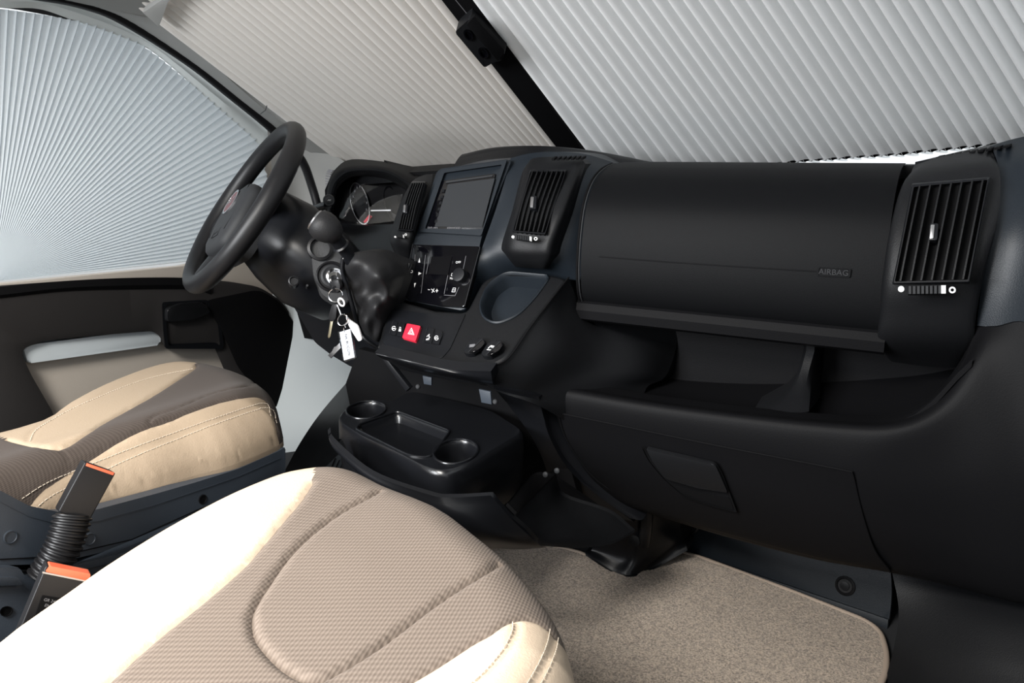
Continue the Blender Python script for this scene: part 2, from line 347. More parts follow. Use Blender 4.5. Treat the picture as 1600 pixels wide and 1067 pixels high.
# ============================================================ blinds
def lerpt(tab, x):
    if x <= tab[0][0]: return tab[0][1]
    for (a, va), (c, vc) in zip(tab, tab[1:]):
        if x <= c: return va+(vc-va)*(x-a)/(c-a)
    return tab[-1][1]
def pleat_line(x0, tab):
    s = lerpt(tab, x0); return WS.at(x0, 0), WS.at(x0+240/s, 240)
def at_y(A, Bp, y):
    d = Bp-A; return A+d*((y-A.y)/d.y)
def make_windscreen_blind(label, xs, tab, m, ends, ytop, depth, grp, two=False, slot=.006):
    root = thing('windscreen_blind', label, 'blind', WS.at(xs[len(xs)//2], 240), grp)
    L = [pleat_line(x, tab) for x in xs]
    for i in range(len(L)-1):
        (a0, a1), (c0, c1) = L[i], L[i+1]; b = B(); k = 10
        def prof(p, q, sgn, dd):
            w_ = (q-p); US = (0, .03, .09, .2, .35, .5, .65, .8, .91, .97, 1)
            return [p+w_*(u*.97+.015)+WN*((sgn*dd*math.sin(math.pi*u**.78)**.7) if 0 < u < 1 else -slot) for u in US]
        et, eb = ytop, ends
        pa, pb = at_y(a0, a1, et), at_y(c0, c1, et)
        qa, qb = ends(a0, a1), ends(c0, c1)
        w_ = (qb-qa).length; 
        N_ = 10; rows = []
        for t in range(N_+1):
            p, q = pa.lerp(qa, t/N_), pb.lerp(qb, t/N_); rows.append([x+((pa-qa).normalized()*(.048*math.sin(math.pi*j/10)**.8-.026) if (two and t == N_) else V()) for j, x in enumerate(prof(p, q, 1, depth))])
        b.loft(rows, closed=False); b.obj('pleat', m, root, smooth=50)
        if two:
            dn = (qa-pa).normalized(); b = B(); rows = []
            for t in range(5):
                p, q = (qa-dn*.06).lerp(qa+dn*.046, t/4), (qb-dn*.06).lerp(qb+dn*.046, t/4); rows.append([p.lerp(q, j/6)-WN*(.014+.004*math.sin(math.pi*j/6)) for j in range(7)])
            b.loft(rows, closed=False); b.obj('dark_cell_strip', 'deep', root, smooth=50)  # dark strip added behind each pleat end, drawing the black crescents
            b = B(); rows = []
            for t in range(5):
                pr = []
                for j in range(9):
                    u = j/8; e0, e1 = pa.lerp(pb, u), qa.lerp(qb, u)+dn*(.040+.052*math.sin(math.pi*u)**.7); pr.append(e0.lerp(e1, t/4)-WN*(.016+depth*1.0*math.sin(math.pi*u)**.8))
                rows.append(pr)
            b.loft(rows, closed=False); b.obj('back_cell', 'blindb', root, smooth=50)
    return root
xs = [697]; 
while xs[-1] > 218: xs.append(xs[-1]-(16.2+4.6*(max(0, xs[-1]-260)/430)))
tabL = [(100, .74), (260, .785), (440, .86), (600, 1.04), (697, 1.28)]
make_windscreen_blind('warm grey pleated windscreen blind left of the black bar, on the driver side', xs[::-1], tabL, 'blind', lambda a, c: at_y(a, c, .56), -.34, .010, None)
xs = [746]
while xs[-1] < 1800: xs.append(xs[-1]+23.2+max(0, (xs[-1]-900))*.0055)
tabR = [(745, 1.35), (965, 1.38), (1210, 1.53), (1469, 1.65), (1700, 1.75), (1900, 1.9)]
free = [(1040, 275), (1130, 261), (1250, 247), (1400, 236), (1600, 216), (1800, 190)]
free3 = [WS.at(*p) for p in free]
def endR(a, c):
    # lower free edge of the cloth, a line across the windscreen plane
    for t in range(400):
        q = at_y(a, c, -.3+t*.0025)
        for i in range(len(free3)-1):
            f0, f1 = free3[i], free3[i+1]
            if f0.x <= q.x <= f1.x and q.y >= f0.y+(f1.y-f0.y)*(q.x-f0.x)/(f1.x-f0.x): return q
        if q.x < free3[0].x and q.y >= .54: return q
    return at_y(a, c, .5)
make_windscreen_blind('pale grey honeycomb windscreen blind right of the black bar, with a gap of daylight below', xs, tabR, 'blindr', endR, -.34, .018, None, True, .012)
# centre bar with the catch
bar = thing('blind_closing_bar', 'black vertical closing bar with a catch between the two windscreen blinds', 'rail', WS.at(893, 240))
WB = Frame(SILL+WN*.008, WN)
tp = [(634, -80), (688, -80)]
fslab('rail', WB, [(632, -80), (690, 0), (770, 103), (884, 250), (928, 258), (796, 78), (738, 0), (680, -80)], .008, -.006, 'deep', bar, .003)
fslab('rail_edge', WB, [(680, -80), (738, 0), (796, 78), (928, 258), (934, 258), (802, 78), (744, 0), (686, -80)], -.002, -.008, 'silver', bar, .001)
strokes('rail_groove', WB, [[(650, -80), (712, 0), (735, 28)]], .0015, .0085, 'greyprint', bar)
fslab('catch_body', WB, rnd([(731, 30), (787, 84), (781, 98), (716, 42)], 2) if 0 else rnd([(716, 45), (733, 30), (789, 84), (783, 96), (772, 97), (757, 106), (711, 51)], 3), .03, .008, 'black', bar, .003)
fslab('catch_cover', WB, rnd([(729, 39), (740, 26), (789, 80), (778, 96)], 2), .036, .03, 'deep', bar, .002)
for c in ((732, 55), (755, 83)):
    e = ell(*c, 10, 6.5, 55)
    B().loft([pf(WB, e, .030), pf(WB, e, .033), pf(WB, [V(c).lerp(V(p), .7) for p in e], .033), pf(WB, [V(c).lerp(V(p), .6) for p in e], .0305)], cap=(False, True)).obj('finger_ring', 'gloss', bar)

# side window blind: fan of pleats
sb = thing('side_window_blind', 'pale blue-grey fan-pleated blind covering the driver door window', 'blind', PX(100, 440, -.915))
SBF = Frame((-.918, 0, 0), (1, 0, 0))
bound = [(-300, 10), (-150, 8), (0, 14), (60, 22), (122, 33), (160, 42), (205, 60), (245, 88), (290, 125), (330, 158), (365, 185), (398, 207), (404, 226), (412, 262), (424, 300), (440, 345), (450, 402)]
bd = [V(p) for p in bound]; apex = V((-14, 440)); angs = []
def hit(a):
    d = V((math.cos(a), -math.sin(a))); best = None
    for p, q in zip(bd, bd[1:]):
        e = q-p; den = d.x*e.y-d.y*e.x
        if abs(den) < 1e-9: continue
        w_ = p-apex; t = (w_.x*e.y-w_.y*e.x)/den; u = (w_.x*d.y-w_.y*d.x)/den
        if t > 0 and -.001 <= u <= 1.001: best = t
    return apex+d*best if best else None
a = math.radians(4.6); k = 0; angs = [a]
while a < math.radians(118):
    a += math.radians(1.15+.75*min(1, k/45)); k += 1; angs.append(a)
for i in range(len(angs)-1):
    p, q = hit(angs[i]), hit(angs[i+1]); r_ = hit((angs[i]+angs[i+1])/2)
    if not (p and q and r_): continue
    b = B(); rows = []
    for t in (.0, .02, .1, .3, .6, 1):
        pts = [SBF.at(*(apex+(z-apex)*t), 0) for z in (p, r_, q)]; hh = .006*min(1, t*2)+.0003
        # a sharp fold: steep narrow face, then the wide flat face
        rows.append([pts[0], pts[0].lerp(pts[1], .7)+V((hh, 0, 0)), pts[2]])
    b.loft(rows, closed=False); b.obj('pleat', 'sblind', sb, smooth=0)
# outer liner closes the pleats against daylight
# ============================================================ dashboard
D = thing('dashboard', 'long black grained dashboard with vents, airbag cover, open shelf and glove box', 'dashboard', (.1, .3, .2))
# structural core
def prism(b, x0, x1, prof): 
    b.loft([[V((x0, y, z)) for y, z in prof], [V((x1, y, z)) for y, z in prof]])
b = B(); prism(b, -.58, .20, [(.60, .80), (.27, .80), (.24, .76), (.24, .46), (.34, .36), (.60, .30)])
prism(b, .20, .90, [(.60, .80), (.24, .812), (.21, .80), (.19, .56), (.19, .38), (.22, .30), (.60, .28)])
prism(b, -.93, -.58, [(.60, .66), (.42, .66), (.38, .60), (.38, .32), (.60, .28)])
b.obj('core', 'deep', D)
# top shelf up to the windscreen
b = B(); patch(b, [[V((-.60, .60, .80)), V((-.4, .62, .825)), V((0, .62, .828)), V((.5, .62, .828)), V((.95, .60, .828))], [V((-.59, .40, .80)), V((-.4, .34, .815)), V((0, .3, .83)), V((.5, .26, .83)), V((.93, .26, .83))], [V((-.58, .30, .78)), V((-.4, .22, .80)), V((0, .17, .822)), V((.5, .165, .829)), V((.93, .165, .832))]], ext=V((0, 0, -.02))); b.obj('top_pad', 'pad', D)
# airbag lid
prof = [(.20, .834), (.15, .831), (.10, .822), (.055, .802), (.022, .765), (.006, .715), (.0, .66), (.004, .615), (.018, .588), (.045, .574)]
b = B(); G = patch(b, [[V((x, y, z)) for x in (.236, .30, .48, .66, .724)] for y, z in prof], 3, 4, V((0, .03, .0))); b.obj('airbag_lid', 'pad', D)
B().tube(cr([V((.2335, y-.002, z)) for y, z in prof[1:]], 3), .0014, 6).obj('lid_seam', 'hub', D)
B().tube(cr([V((.229, y-.0005, z)) for y, z in prof[1:]], 3), .0022, 6).obj('lid_seam', 'deep', D)
lipp = [PY(905, 484, .02)]
b = B(); prism(b, .215, .735, [(.012, .586), (.006, .574), (.008, .558), (.02, .552), (.16, .552), (.16, .60), (.03, .60)]); b.obj('lid_lower_rail', 'lower', D, smooth=20)
LF = fit(V((.24, -.0005, .67)), V((.70, -.0005, .67)), V((.24, .0005, .71)))
strokes('lid_crease', LF, [[(936, 401), (1040, 409), (1160, 417), (1276, 424)]], .0016, .0012, 'deep', D)
bx = rnd([(1277, 417), (1330, 420), (1328, 434), (1275, 431)], 3); 
B().loft([pf(LF, bx, .0002), pf(LF, bx, .0022), pf(LF, [V((1302, 425.5)).lerp(V(p), .88) for p in bx], .0022), pf(LF, [V((1302, 425.5)).lerp(V(p), .85) for p in bx], .0008)], cap=(False, True)).obj('airbag_badge', 'pad', D)
ftext('airbag_lettering', 'AIRBAG', LF, (1282, 424.5), (1323, 427), .0012, 'hub', D, 9)
# centre stack body and shoulders
SF = Frame((0, 0, .70), (0, -.90, .43))
b = B(); patch(b, gridY([
    [(798, 247, .085), (826, 240, .10), (862, 237, .12), (915, 241, .13), (968, 257, .17)],
    [(788, 285, .05), (815, 268, .07), (860, 262, .08), (905, 270, .075), (947, 285, .10)],
    [(772, 335, .02), (797, 330, .02), (835, 330, .02), (885, 340, .02), (922, 350, .045)],
    [(754, 385, -.005), (778, 392, -.01), (830, 396, .0), (870, 400, .0), (911, 410, .03)],
    [(738, 430, -.035), (765, 432, -.0), (820, 430, .03), (872, 432, .03), (904, 460, .04)],
    [(724, 480, -.04), (745, 470, .0), (800, 470, .05), (880, 470, .05), (912, 497, .05)]]), 5, 5, V((0, .12, 0))); b.obj('centre_shoulder', 'navy', D)
# hump behind the display
b = B(); patch(b, gridY([
    [(708, 262, .14), (760, 250, .14), (830, 246, .16), (920, 250, .18), (1050, 266, .20)],
    [(714, 250, .16), (765, 238, .17), (830, 233, .18), (915, 238, .20), (1042, 258, .22)],
    [(722, 241, .20), (775, 230, .20), (850, 228, .21), (930, 236, .23), (1038, 257, .25)],
    [(722, 245, .34), (775, 236, .34), (850, 234, .34), (930, 240, .34), (1038, 258, .34)]]), 5, 5, V((0, 0, -.03))); b.obj('top_hump', 'black', D)
# pods
def pod(rows, m='black', ext=V((0, .10, 0))):
    b = B(); patch(b, gridY(rows), 6, 5, ext); return b
podr = pod([[(826, 254, .075), (834, 247, .09), (870, 245, .095), (905, 248, .095), (915, 256, .085)],
     [(815, 272, .045), (825, 264, .05), (865, 263, .055), (898, 265, .055), (907, 280, .06)],
     [(800, 330, .005), (812, 325, -.01), (850, 325, -.01), (878, 327, -.01), (888, 335, .01)],
     [(784, 382, -.01), (797, 380, -.035), (830, 382, -.035), (858, 382, -.035), (872, 384, -.01)],
     [(788, 396, -.005), (800, 402, -.03), (830, 404, -.03), (856, 404, -.03), (869, 400, -.005)],
     [(800, 414, .03), (808, 417, .0), (832, 419, .0), (852, 420, .0), (862, 414, .03)]])
podr.obj('vent_pod', 'black', D)
podl = pod([[(640, 289, .09), (648, 280, .085), (664, 273, .085), (676, 272, .085)],
     [(628, 312, .055), (640, 306, .03), (662, 302, .03), (672, 302, .04)],
     [(616, 345, .03), (628, 342, .0), (648, 342, .0), (660, 345, .02)],
     [(609, 374, .015), (620, 376, -.02), (640, 378, -.02), (650, 378, .01)],
     [(618, 398, .02), (626, 402, .0), (640, 408, .0), (648, 410, .02)]])
podl.obj('vent_pod', 'black', D)
podx = pod([[(1428, 258, .17), (1470, 245, .17), (1520, 236, .17), (1547, 231, .17)],
     [(1418, 285, .085), (1425, 277, .06), (1548, 262, .06), (1560, 268, .075)],
     [(1397, 350, .03), (1404, 350, .005), (1546, 345, .005), (1553, 345, .02)],
     [(1380, 430, .015), (1392, 432, -.02), (1524, 428, -.02), (1535, 430, .01)],
     [(1372, 490, .015), (1390, 490, -.012), (1512, 490, -.012), (1524, 495, .01)],
     [(1372, 530, .03), (1385, 535, .01), (1508, 536, .01), (1518, 530, .03)],
     [(1388, 558, .09), (1400, 566, .08), (1490, 575, .08), (1508, 560, .09)]])
podx.obj('vent_pod', 'black', D)
def vent(fr, q, nsl, wheel, parent, dot, ring, tabp, tw, curve=.0, rimw=5):
    """q: pixel corners TL TR BR BL of the grille opening"""
    q = [V(p) for p in q]; c = sum(q, V((0, 0)))/4
    inn = rnd(q, 2, 2); outr = [p+(p-c).normalized()*rimw for p in inn]
    b = B(); b.loft([pf(fr, [p+(p-c).normalized()*1.5 for p in outr], -.034), pf(fr, outr, -.001), pf(fr, [p.lerp(c, .02) for p in outr], .001), pf(fr, inn, .001), pf(fr, inn, -.013)], cap=(False, True))
    v = b.obj('air_vent', 'satin', parent)
    fslab('vent_well', fr, inn, -.0105, -.0125, 'deep', v, 0)
    for i in range(nsl):
        t = (i+.55)/nsl; a, d = q[0].lerp(q[1], t), q[3].lerp(q[2], t); b = B(); rows = []
        for s in range(9):
            u = s/8; p = a.lerp(d, u); P0 = fr.at(p.x, p.y, 0); side = (fr.at(*q[1], 0)-fr.at(*q[0], 0)).normalized()
            h = .003+curve*math.sin(math.pi*u)
            rows.append([P0+fr.n*h-side*.0011, P0+fr.n*h+side*.0011, P0+fr.n*-.010+side*.0011, P0+fr.n*-.010-side*.0011])
        b.loft(rows).obj('slat', 'black', v, smooth=0)
    tp = V(tabp); b = B(); b.slab(pf(fr, rnd([tp+V(d) for d in ((-tw*.45, -tw), (tw*.55, -tw), (tw*.4, tw), (-tw*.6, tw))], 2), .012), -fr.n*.012, .002); b.obj('direction_tab', 'satin', v)
    b = B(); b.slab(pf(fr, rnd([tp+V(d) for d in ((-tw*.35, -tw*.85), (tw*.1, -tw*.85), (-tw*.05, tw*.8), (-tw*.5, tw*.8))], 1), .0135), -fr.n*.002, .0006); b.obj('tab_insert', 'dull', v)
    w0, w1 = V(wheel[0]), V(wheel[1]); nr = 9
    e = (w1-w0).normalized(); hgt = V((0, wheel[2])); 
    fslab('thumbwheel_slot', fr, [w0-hgt, w1-hgt, w1+hgt, w0+hgt], .0015, -.003, 'deep', v, 0)
    b = B()
    for i in range(nr):
        a = w0.lerp(w1, (i+.1)/nr); d = w0.lerp(w1, (i+.75)/nr); b.slab(pf(fr, [a-hgt*.9, d-hgt*.9, d+hgt*.9, a+hgt*.9], .003+.002*math.sin(math.pi*(i+.5)/nr)), -fr.n*.004, .0004)
    b.obj('thumbwheel', 'hub', v, smooth=0)
    a, d = w0.lerp(w1, .86), w0.lerp(w1, .98); fslab('wheel_marker', fr, [a-hgt*.9, d-hgt*.9, d+hgt*.9, a+hgt*.9], .0056, .003, 'print', v, 0)
    fslab('closed_mark', fr, ell(*dot[:2], dot[2], dot[2]*.95, 0, 14), .0022, .0004, 'print', v, 0)
    e = ell(*ring[:2], ring[2], ring[2]*.95, 0, 16); B().loft([pf(fr, e, .0022), pf(fr, [V(ring[:2]).lerp(p, .5) for p in e], .0022)], cap=(False, False)).obj('open_mark', 'print', v)
    return v
VR = fit(PY(1420, 286, .015), PY(1545, 275, .015), PY(1450, 437, -.048))
vent(VR, [(1428, 292), (1543, 281), (1512, 437), (1398, 440)], 7, ((1419, 453), (1479, 452), 7), D, (1408, 451.5, 5), (1488, 453, 5.5), (1459, 362), 13, .004)
VC = fit(PY(820, 272, .034), PY(895, 270, .034), PY(830, 372, -.048))
vent(VC, [(829, 268), (883, 268), (851, 364), (802, 360)], 7, ((806, 370), (831, 373), 3.5), D, (801.5, 370, 2.4), (837, 373, 3), (833, 316), 10, .003, 3)
VL = fit(PY(645, 295, .022), PY(668, 290, .022), PY(632, 368, -.035))
vent(VL, [(643, 287), (664, 286), (645, 359), (622, 358)], 6, ((621, 368), (631, 369), 2.6), D, (617.5, 370, 1.6), (634, 366.5, 2), (633, 326), 7, .003, 2)
# stack face plate around the display and climate unit
b = B(); b.slab(pf(SF, rnd([(684, 264), (800, 248), (752, 372), (727, 486), (628, 468), (645, 378)], [6, 8, 6, 8, 8, 6]), -.004), SF.n*-.12, .003, 3); b.obj('stack_body', 'navy', D)
# console below: switches and pocket
CFr = Frame((0, -.05, .592), (0, -.625, .78))
top = rnd([(606, 476), (632, 470), (680, 484), (728, 487), (752, 440), (772, 428), (790, 426), (860, 428), (886, 434), (862, 468), (826, 513), (792, 561), (766, 575), (735, 579), (676, 570), (617, 558), (588, 549), (594, 520)], [6, 4, 2, 8, 10, 6, 6, 6, 8, 8, 10, 10, 10, 10, 8, 8, 10, 6])
fslab('switch_plate', CFr, rnd([(611, 482), (700, 494), (728, 489), (703, 545), (690, 560), (610, 545), (596, 534)], 5), .0015, -.002, 'satin', D, .001)
tear = rnd([(791, 427), (857, 433), (834, 466), (806, 494), (776, 505), (757, 496), (752, 476), (764, 446)], [12, 3, 20, 16, 16, 12, 12, 12], 6)
tc = V((792, 462)); T = resamp(tear, 60); 
fu = CFr.n.orthogonal().normalized(); fv = CFr.n.cross(fu)
def l2(p): d = p-CFr.p; return V((d.dot(fu), d.dot(fv)))
def l3(q, h): return CFr.p+fu*q.x+fv*q.y+CFr.n*h
TO = [l2(p) for p in pf(CFr, top)]; TH_ = [l2(p) for p in pf(CFr, T)]; tcen = sum(TO, V((0, 0)))/len(TO); hcen = sum(TH_, V((0, 0)))/len(TH_)
def shrink(P, d):
    n = len(P); out = []
    ar = sum(P[i].x*P[(i+1) % n].y-P[(i+1) % n].x*P[i].y for i in range(n)); sg = 1 if ar > 0 else -1
    for i in range(n):
        t = P[(i+1) % n]-P[i-1]; t = t.normalized() if t.length > 1e-9 else V((1, 0)); out.append(P[i]+V((-t.y, t.x))*d*sg)
    return out
TI = shrink(TO, .007); HO = shrink(TH_, -.005)
r_ = geometry.delaunay_2d_cdt(TI+HO, [(i, (i+1) % len(TI)) for i in range(len(TI))]+[(len(TI)+i, len(TI)+(i+1) % len(HO)) for i in range(len(HO))], [], 0, 1e-6)
def inside_(p, poly):
    c = False; n = len(poly)
    for i in range(n):
        a, b_ = poly[i], poly[i-1]
        if (a[1] > p[1]) != (b_[1] > p[1]) and p[0] < (b_[0]-a[0])*(p[1]-a[1])/(b_[1]-a[1])+a[0]: c = not c
    return c
kf = [f for f in r_[2] if (lambda c_: inside_(c_, TI) and not inside_(c_, HO))(sum([r_[0][i] for i in f], V((0, 0)))/3)]
b = B(); b.add([l3(q, 0) for q in r_[0]], kf)
b.loft([[l3(q, 0) for q in TI], [l3(q, -.0015) for q in shrink(TO, .003)], [l3(q, -.006) for q in TO], [l3(q, -.04) for q in TO]], True, (False, False))
b.obj('console_panel', 'black', D, smooth=50)
b = B(); b.loft([[l3(q, -.001) for q in HO], [l3(q, .002) for q in HO], [l3(q, .004) for q in shrink(TH_, -.0025)], [l3(q, .002) for q in TH_], [l3(q, -.006) for q in shrink(TH_, .003)], [l3(q, -.026) for q in shrink(TH_, .009)]], True, (False, True)); b.obj('pocket', 'navy', D, smooth=50)
B().tube(cr(gridY([[(889, 433, -.012), (866, 462, -.046), (829, 511, -.10), (795, 559, -.15), (768, 573, -.183), (736, 578, -.198)]])[0], 6), .0017, 6).obj('console_seam', 'deep', D)
# buttons
SW = Frame(CFr.p+CFr.n*.0015, CFr.n)
def button(px, m='satin', nm_='button', h=.003): return fslab(nm_, SW, rnd(px, 1.5, 2), h, 0, m, D, .0008)
bt = [button([(614, 501), (622, 503), (617, 524), (609, 521)]), button([(624, 503), (633, 505), (628, 526), (619, 524)])]
hz = button([(636, 505), (657, 509), (649, 533), (628, 527)], 'red', 'hazard_button', .006); hz['label'] = 'red hazard button'
HZ = Frame(SW.p+SW.n*.0062, SW.n)
for s in (1, .5):
    tri = [V((643, 519)).lerp(V(p), s) for p in ((643, 512.5), (647, 523), (637.5, 521.5))]
    strokes('hazard_triangle', HZ, [tri], .0011, 0, 'print', hz, True)
bt += [button([(668, 511), (679, 513), (673, 536), (661, 533)]), button([(681, 514), (692, 517), (686, 538), (675, 536)])]
H2 = Frame(SW.p+SW.n*.0033, SW.n)
def symbol(par, c, kind):
    x, y = c
    if kind == 'circle': strokes('symbol', H2, [[(x+3*math.cos(t), y+3.4*math.sin(t)) for t in [i*.7 for i in range(9)]]], .0012, 0, 'print', par); strokes('symbol', H2, [[(x-1.5, y), (x+1.5, y)]], .002, 0, 'print', par)
    if kind == 'lock': fslab('symbol', H2, [(x-1.8, y), (x+2, y+.6), (x+1.2, y+4), (x-2.4, y+3.4)], .0003, 0, 'print', par, 0); strokes('symbol', H2, [[(x-1, y), (x-.3, y-3), (x+1.4, y-2.6), (x+1.2, y)]], .0009, 0, 'print', par)
    if kind == 'car': strokes('symbol', H2, [[(x-3, y+4), (x+2, y+2), (x+1, y+4.5), (x-3, y+5)], [(x-2, y), (x+2, y-4), (x+1, y), (x+3, y+1)]], .0012, 0, 'print', par)
symbol(bt[0], (615.5, 513), 'circle'); symbol(bt[1], (625, 514), 'lock'); symbol(bt[2], (669, 526), 'car'); symbol(bt[3], (682, 528), 'circle')
strokes('button_divider', SW, [[(614.5, 501), (608, 521)], [(624, 503), (617.5, 524)], [(667.5, 512), (660.5, 535)], [(680, 515), (673, 537)], [(693, 519), (687, 532)]], .0005, .0032, 'hub', D)
# rocker switches beside the pocket
for cx_, cy_, nm2 in ((744, 541, 0), (772, 545, 1)):
    b = B(); o = rnd([(cx_-21, cy_+8), (cx_-8, cy_-12), (cx_+6, cy_-14), (cx_+14, cy_-10), (cx_-4, cy_+11), (cx_-14, cy_+12)], 3)
    b.slab(pf(CFr, o, .010), CFr.n*-.012, .003); r = b.obj('rocker_switch', 'satin', D)
    b = B(); b.slab(pf(CFr, rnd([(cx_-12, cy_+9), (cx_+10, cy_-11), (cx_+14, cy_-7), (cx_+8, cy_+2), (cx_-4, cy_+9)], 3), .014), CFr.n*-.006, .002); b.obj('rocker_tip', 'gloss', r)
    strokes('rocker_edge', CFr, [[(cx_-12, cy_+9), (cx_+9, cy_-11)]], .0013, .0144, 'hub', r)
    strokes('symbol', CFr, [[(cx_-10, cy_-2), (cx_-2, cy_-3)], [(cx_-10, cy_-.5), (cx_-2, cy_-1.5)], [(cx_-10.5, cy_+1), (cx_-3, cy_)]] if nm2 == 0 else [[(cx_-11, cy_+1), (cx_-4, cy_+2)], [(cx_-9, cy_-1), (cx_-6, cy_-4)], [(cx_-5, cy_-3), (cx_, cy_-2)], [(cx_-5, cy_-5), (cx_, cy_-4)]], .0016, .0103, 'greyprint' if nm2 == 0 else 'print', r)
# side of the console down to the shelf
b = B(); patch(b, gridY([
    [(888, 436, -.01), (900, 464, .01), (908, 492, .03), (930, 500, .05), (1058, 505, .17)],
    [(863, 467, -.05), (885, 490, -.02), (935, 520, .03), (1000, 535, .08), (1057, 540, .16)],
    [(827, 513, -.10), (870, 540, -.07), (930, 565, -.0), (1000, 580, .06), (1040, 588, .12)],
    [(793, 562, -.15), (830, 585, -.12), (880, 598, -.06), (960, 604, .02), (1010, 606, .08)],
    [(767, 577, -.185), (805, 605, -.145), (845, 618, -.10), (930, 640, -.01), (1000, 650, .05)],
    [(736, 582, -.20), (775, 610, -.16), (838, 632, -.12), (900, 665, -.03), (970, 680, .03)]]), 6, 5, V((0, .05, -.01))); b.obj('console_side', 'black', D)
b = B(); patch(b, gridY([
    [(586, 550, -.24), (640, 564, -.235), (700, 577, -.225), (767, 580, -.20)],
    [(590, 556, -.23), (640, 570, -.23), (697, 584, -.22), (770, 598, -.185)],
    [(600, 562, -.15), (645, 578, -.15), (700, 590, -.14), (775, 606, -.12)]]), 5, 4, V((0, .02, .01))); b.obj('console_lower_edge', 'satin', D)
# open shelf: back, floor, divider
b = B(); b.slab([V((.20, .165, .375)), V((.88, .165, .375)), V((.88, .165, .60)), V((.20, .165, .60))], V((0, .02, 0))); b.obj('shelf_back', 'lower', D)
b = B(); patch(b, gridY([[(860, 560, .17), (1030, 590, .165), (1200, 600, .165), (1400, 590, .165), (1500, 575, .165)], [(860, 590, .04), (1030, 625, .05), (1200, 650, .05), (1400, 650, .05), (1500, 600, .05)], [(860, 603, -.03), (1030, 630, -.03), (1200, 655, -.03), (1400, 660, -.03), (1520, 560, -.03)]]), 5, 5, V((0, 0, -.012))); b.obj('shelf_floor', 'lower', D)
b = B(); rows = []
for y_, xl, xr, Y_ in ((530, 1250, 1284, .10), (548, 1250, 1282, .09), (575, 1243, 1274, .075), (600, 1233, 1270, .055), (620, 1215, 1268, .035), (645, 1170, 1266, .0)):
    A, C_ = PY(xl, y_, Y_), PY(xr, y_+2, Y_); rows.append([A+V((0, .10, 0)), A+V((.004, .012, 0)), A.lerp(C_, .3), A.lerp(C_, .7), C_+V((-.004, .012, 0)), C_+V((0, .10, 0))])
b.loft(rows, cap=(False, False)).obj('shelf_divider', 'black', D)
# lower fascia with the sweeping right end
fas = [
 [(858, 597, -.02), (1000, 622, -.02), (1150, 642, -.02), (1300, 656, -.02), (1390, 656, -.02), (1452, 628, -.015), (1500, 572, -.0), (1526, 511, .01)],
 [(859, 607, -.055), (1000, 632, -.055), (1150, 653, -.055), (1300, 670, -.055), (1402, 672, -.055), (1475, 642, -.045), (1525, 575, -.03), (1556, 511, -.01)],
 [(866, 648, -.055), (985, 674, -.055), (1120, 702, -.055), (1260, 730, -.055), (1345, 745, -.055), (1470, 745, -.05), (1560, 690, -.05), (1612, 512, -.03)],
 [(885, 695, -.03), (990, 740, -.03), (1120, 765, -.03), (1260, 800, -.03), (1365, 818, -.03), (1480, 820, -.035), (1590, 790, -.05), (1640, 640, -.06)],
 [(925, 752, .0), (1010, 785, .0), (1130, 815, .0), (1270, 848, .0), (1385, 868, .0), (1490, 880, -.01), (1600, 890, -.03), (1660, 800, -.05)],
 [(960, 785, .03), (1015, 802, .03), (1130, 836, .03), (1270, 872, .03), (1392, 893, .03), (1495, 915, .02), (1600, 940, .0), (1680, 930, -.02)],
 [(965, 775, .09), (1020, 800, .09), (1130, 835, .09), (1270, 870, .09), (1392, 893, .09), (1495, 915, .08), (1600, 940, .06), (1680, 930, .04)]]
b = B(); patch(b, gridY(fas), 6, 6, V((0, .03, .0))); b.obj('lower_fascia', 'lower', D)
# glove box door, standing 6 mm proud of the fascia
gout = [(873, 646), (985, 668), (1120, 695), (1260, 722), (1330, 737), (1343, 790), (1362, 850), (1388, 888), (1270, 866), (1130, 830), (1015, 797), (950, 762), (905, 715)]
def fasY(x, y):   # depth of the fascia at that height (z), from the same rows
    return None
grow = [
 [(873, 646, -.060), (985, 669, -.060), (1120, 697, -.060), (1260, 724, -.060), (1331, 738, -.060)],
 [(888, 690, -.038), (985, 722, -.038), (1120, 757, -.038), (1260, 786, -.038), (1346, 802, -.038)],
 [(925, 742, -.012), (1010, 772, -.012), (1130, 805, -.012), (1270, 838, -.012), (1365, 858, -.012)],
 [(968, 774, .012), (1030, 801, .012), (1135, 832, .012), (1275, 868, .012), (1388, 889, .012)],
 [(1000, 792, .035), (1040, 808, .035), (1140, 836, .035), (1275, 871, .035), (1389, 893, .035)]]
b = B(); G = patch(b, gridY(grow), 8, 6, V((0, .02, .0))); gd = b.obj('glove_box_door', 'lower', D)
rim = G[0]+[r[-1] for r in G]
B().tube([p+V((0, -.0006, .001)) for p in G[0]]+[r[-1]+V((.001, -.0006, 0)) for r in G[1:]], .0016, 6).obj('door_gap', 'deep', D)
B().tube([r[0]+V((-.001, -.0006, 0)) for r in G[:-3]], .0018, 6).obj('door_gap', 'deep', D)
GF = fit(PY(1001, 698, -.0545), PY(1120, 723, -.0545), PY(1100, 780, -.0275))
ho = rnd([(1000, 697), (1119, 722), (1129, 740), (1152, 801), (1108, 790), (1066, 775), (1035, 748), (1010, 718)], [3, 8, 8, 3, 10, 10, 10, 10])
hc = V((1075, 750)); b = B()
b.loft([pf(GF, ho, -.004), pf(GF, ho, .0035), pf(GF, [hc.lerp(p, .97) for p in ho], .0035), pf(GF, [hc.lerp(p, .93) for p in ho], .001)], cap=(False, True)); hr = b.obj('handle_recess', 'deep', gd)
fslab('latch_flap', GF, rnd([(1009, 701), (1117, 726), (1123, 738), (1137, 770), (1090, 763), (1039, 748), (1020, 722)], [3, 7, 5, 3, 8, 5, 5]), .009, .0015, 'black', gd, .002)
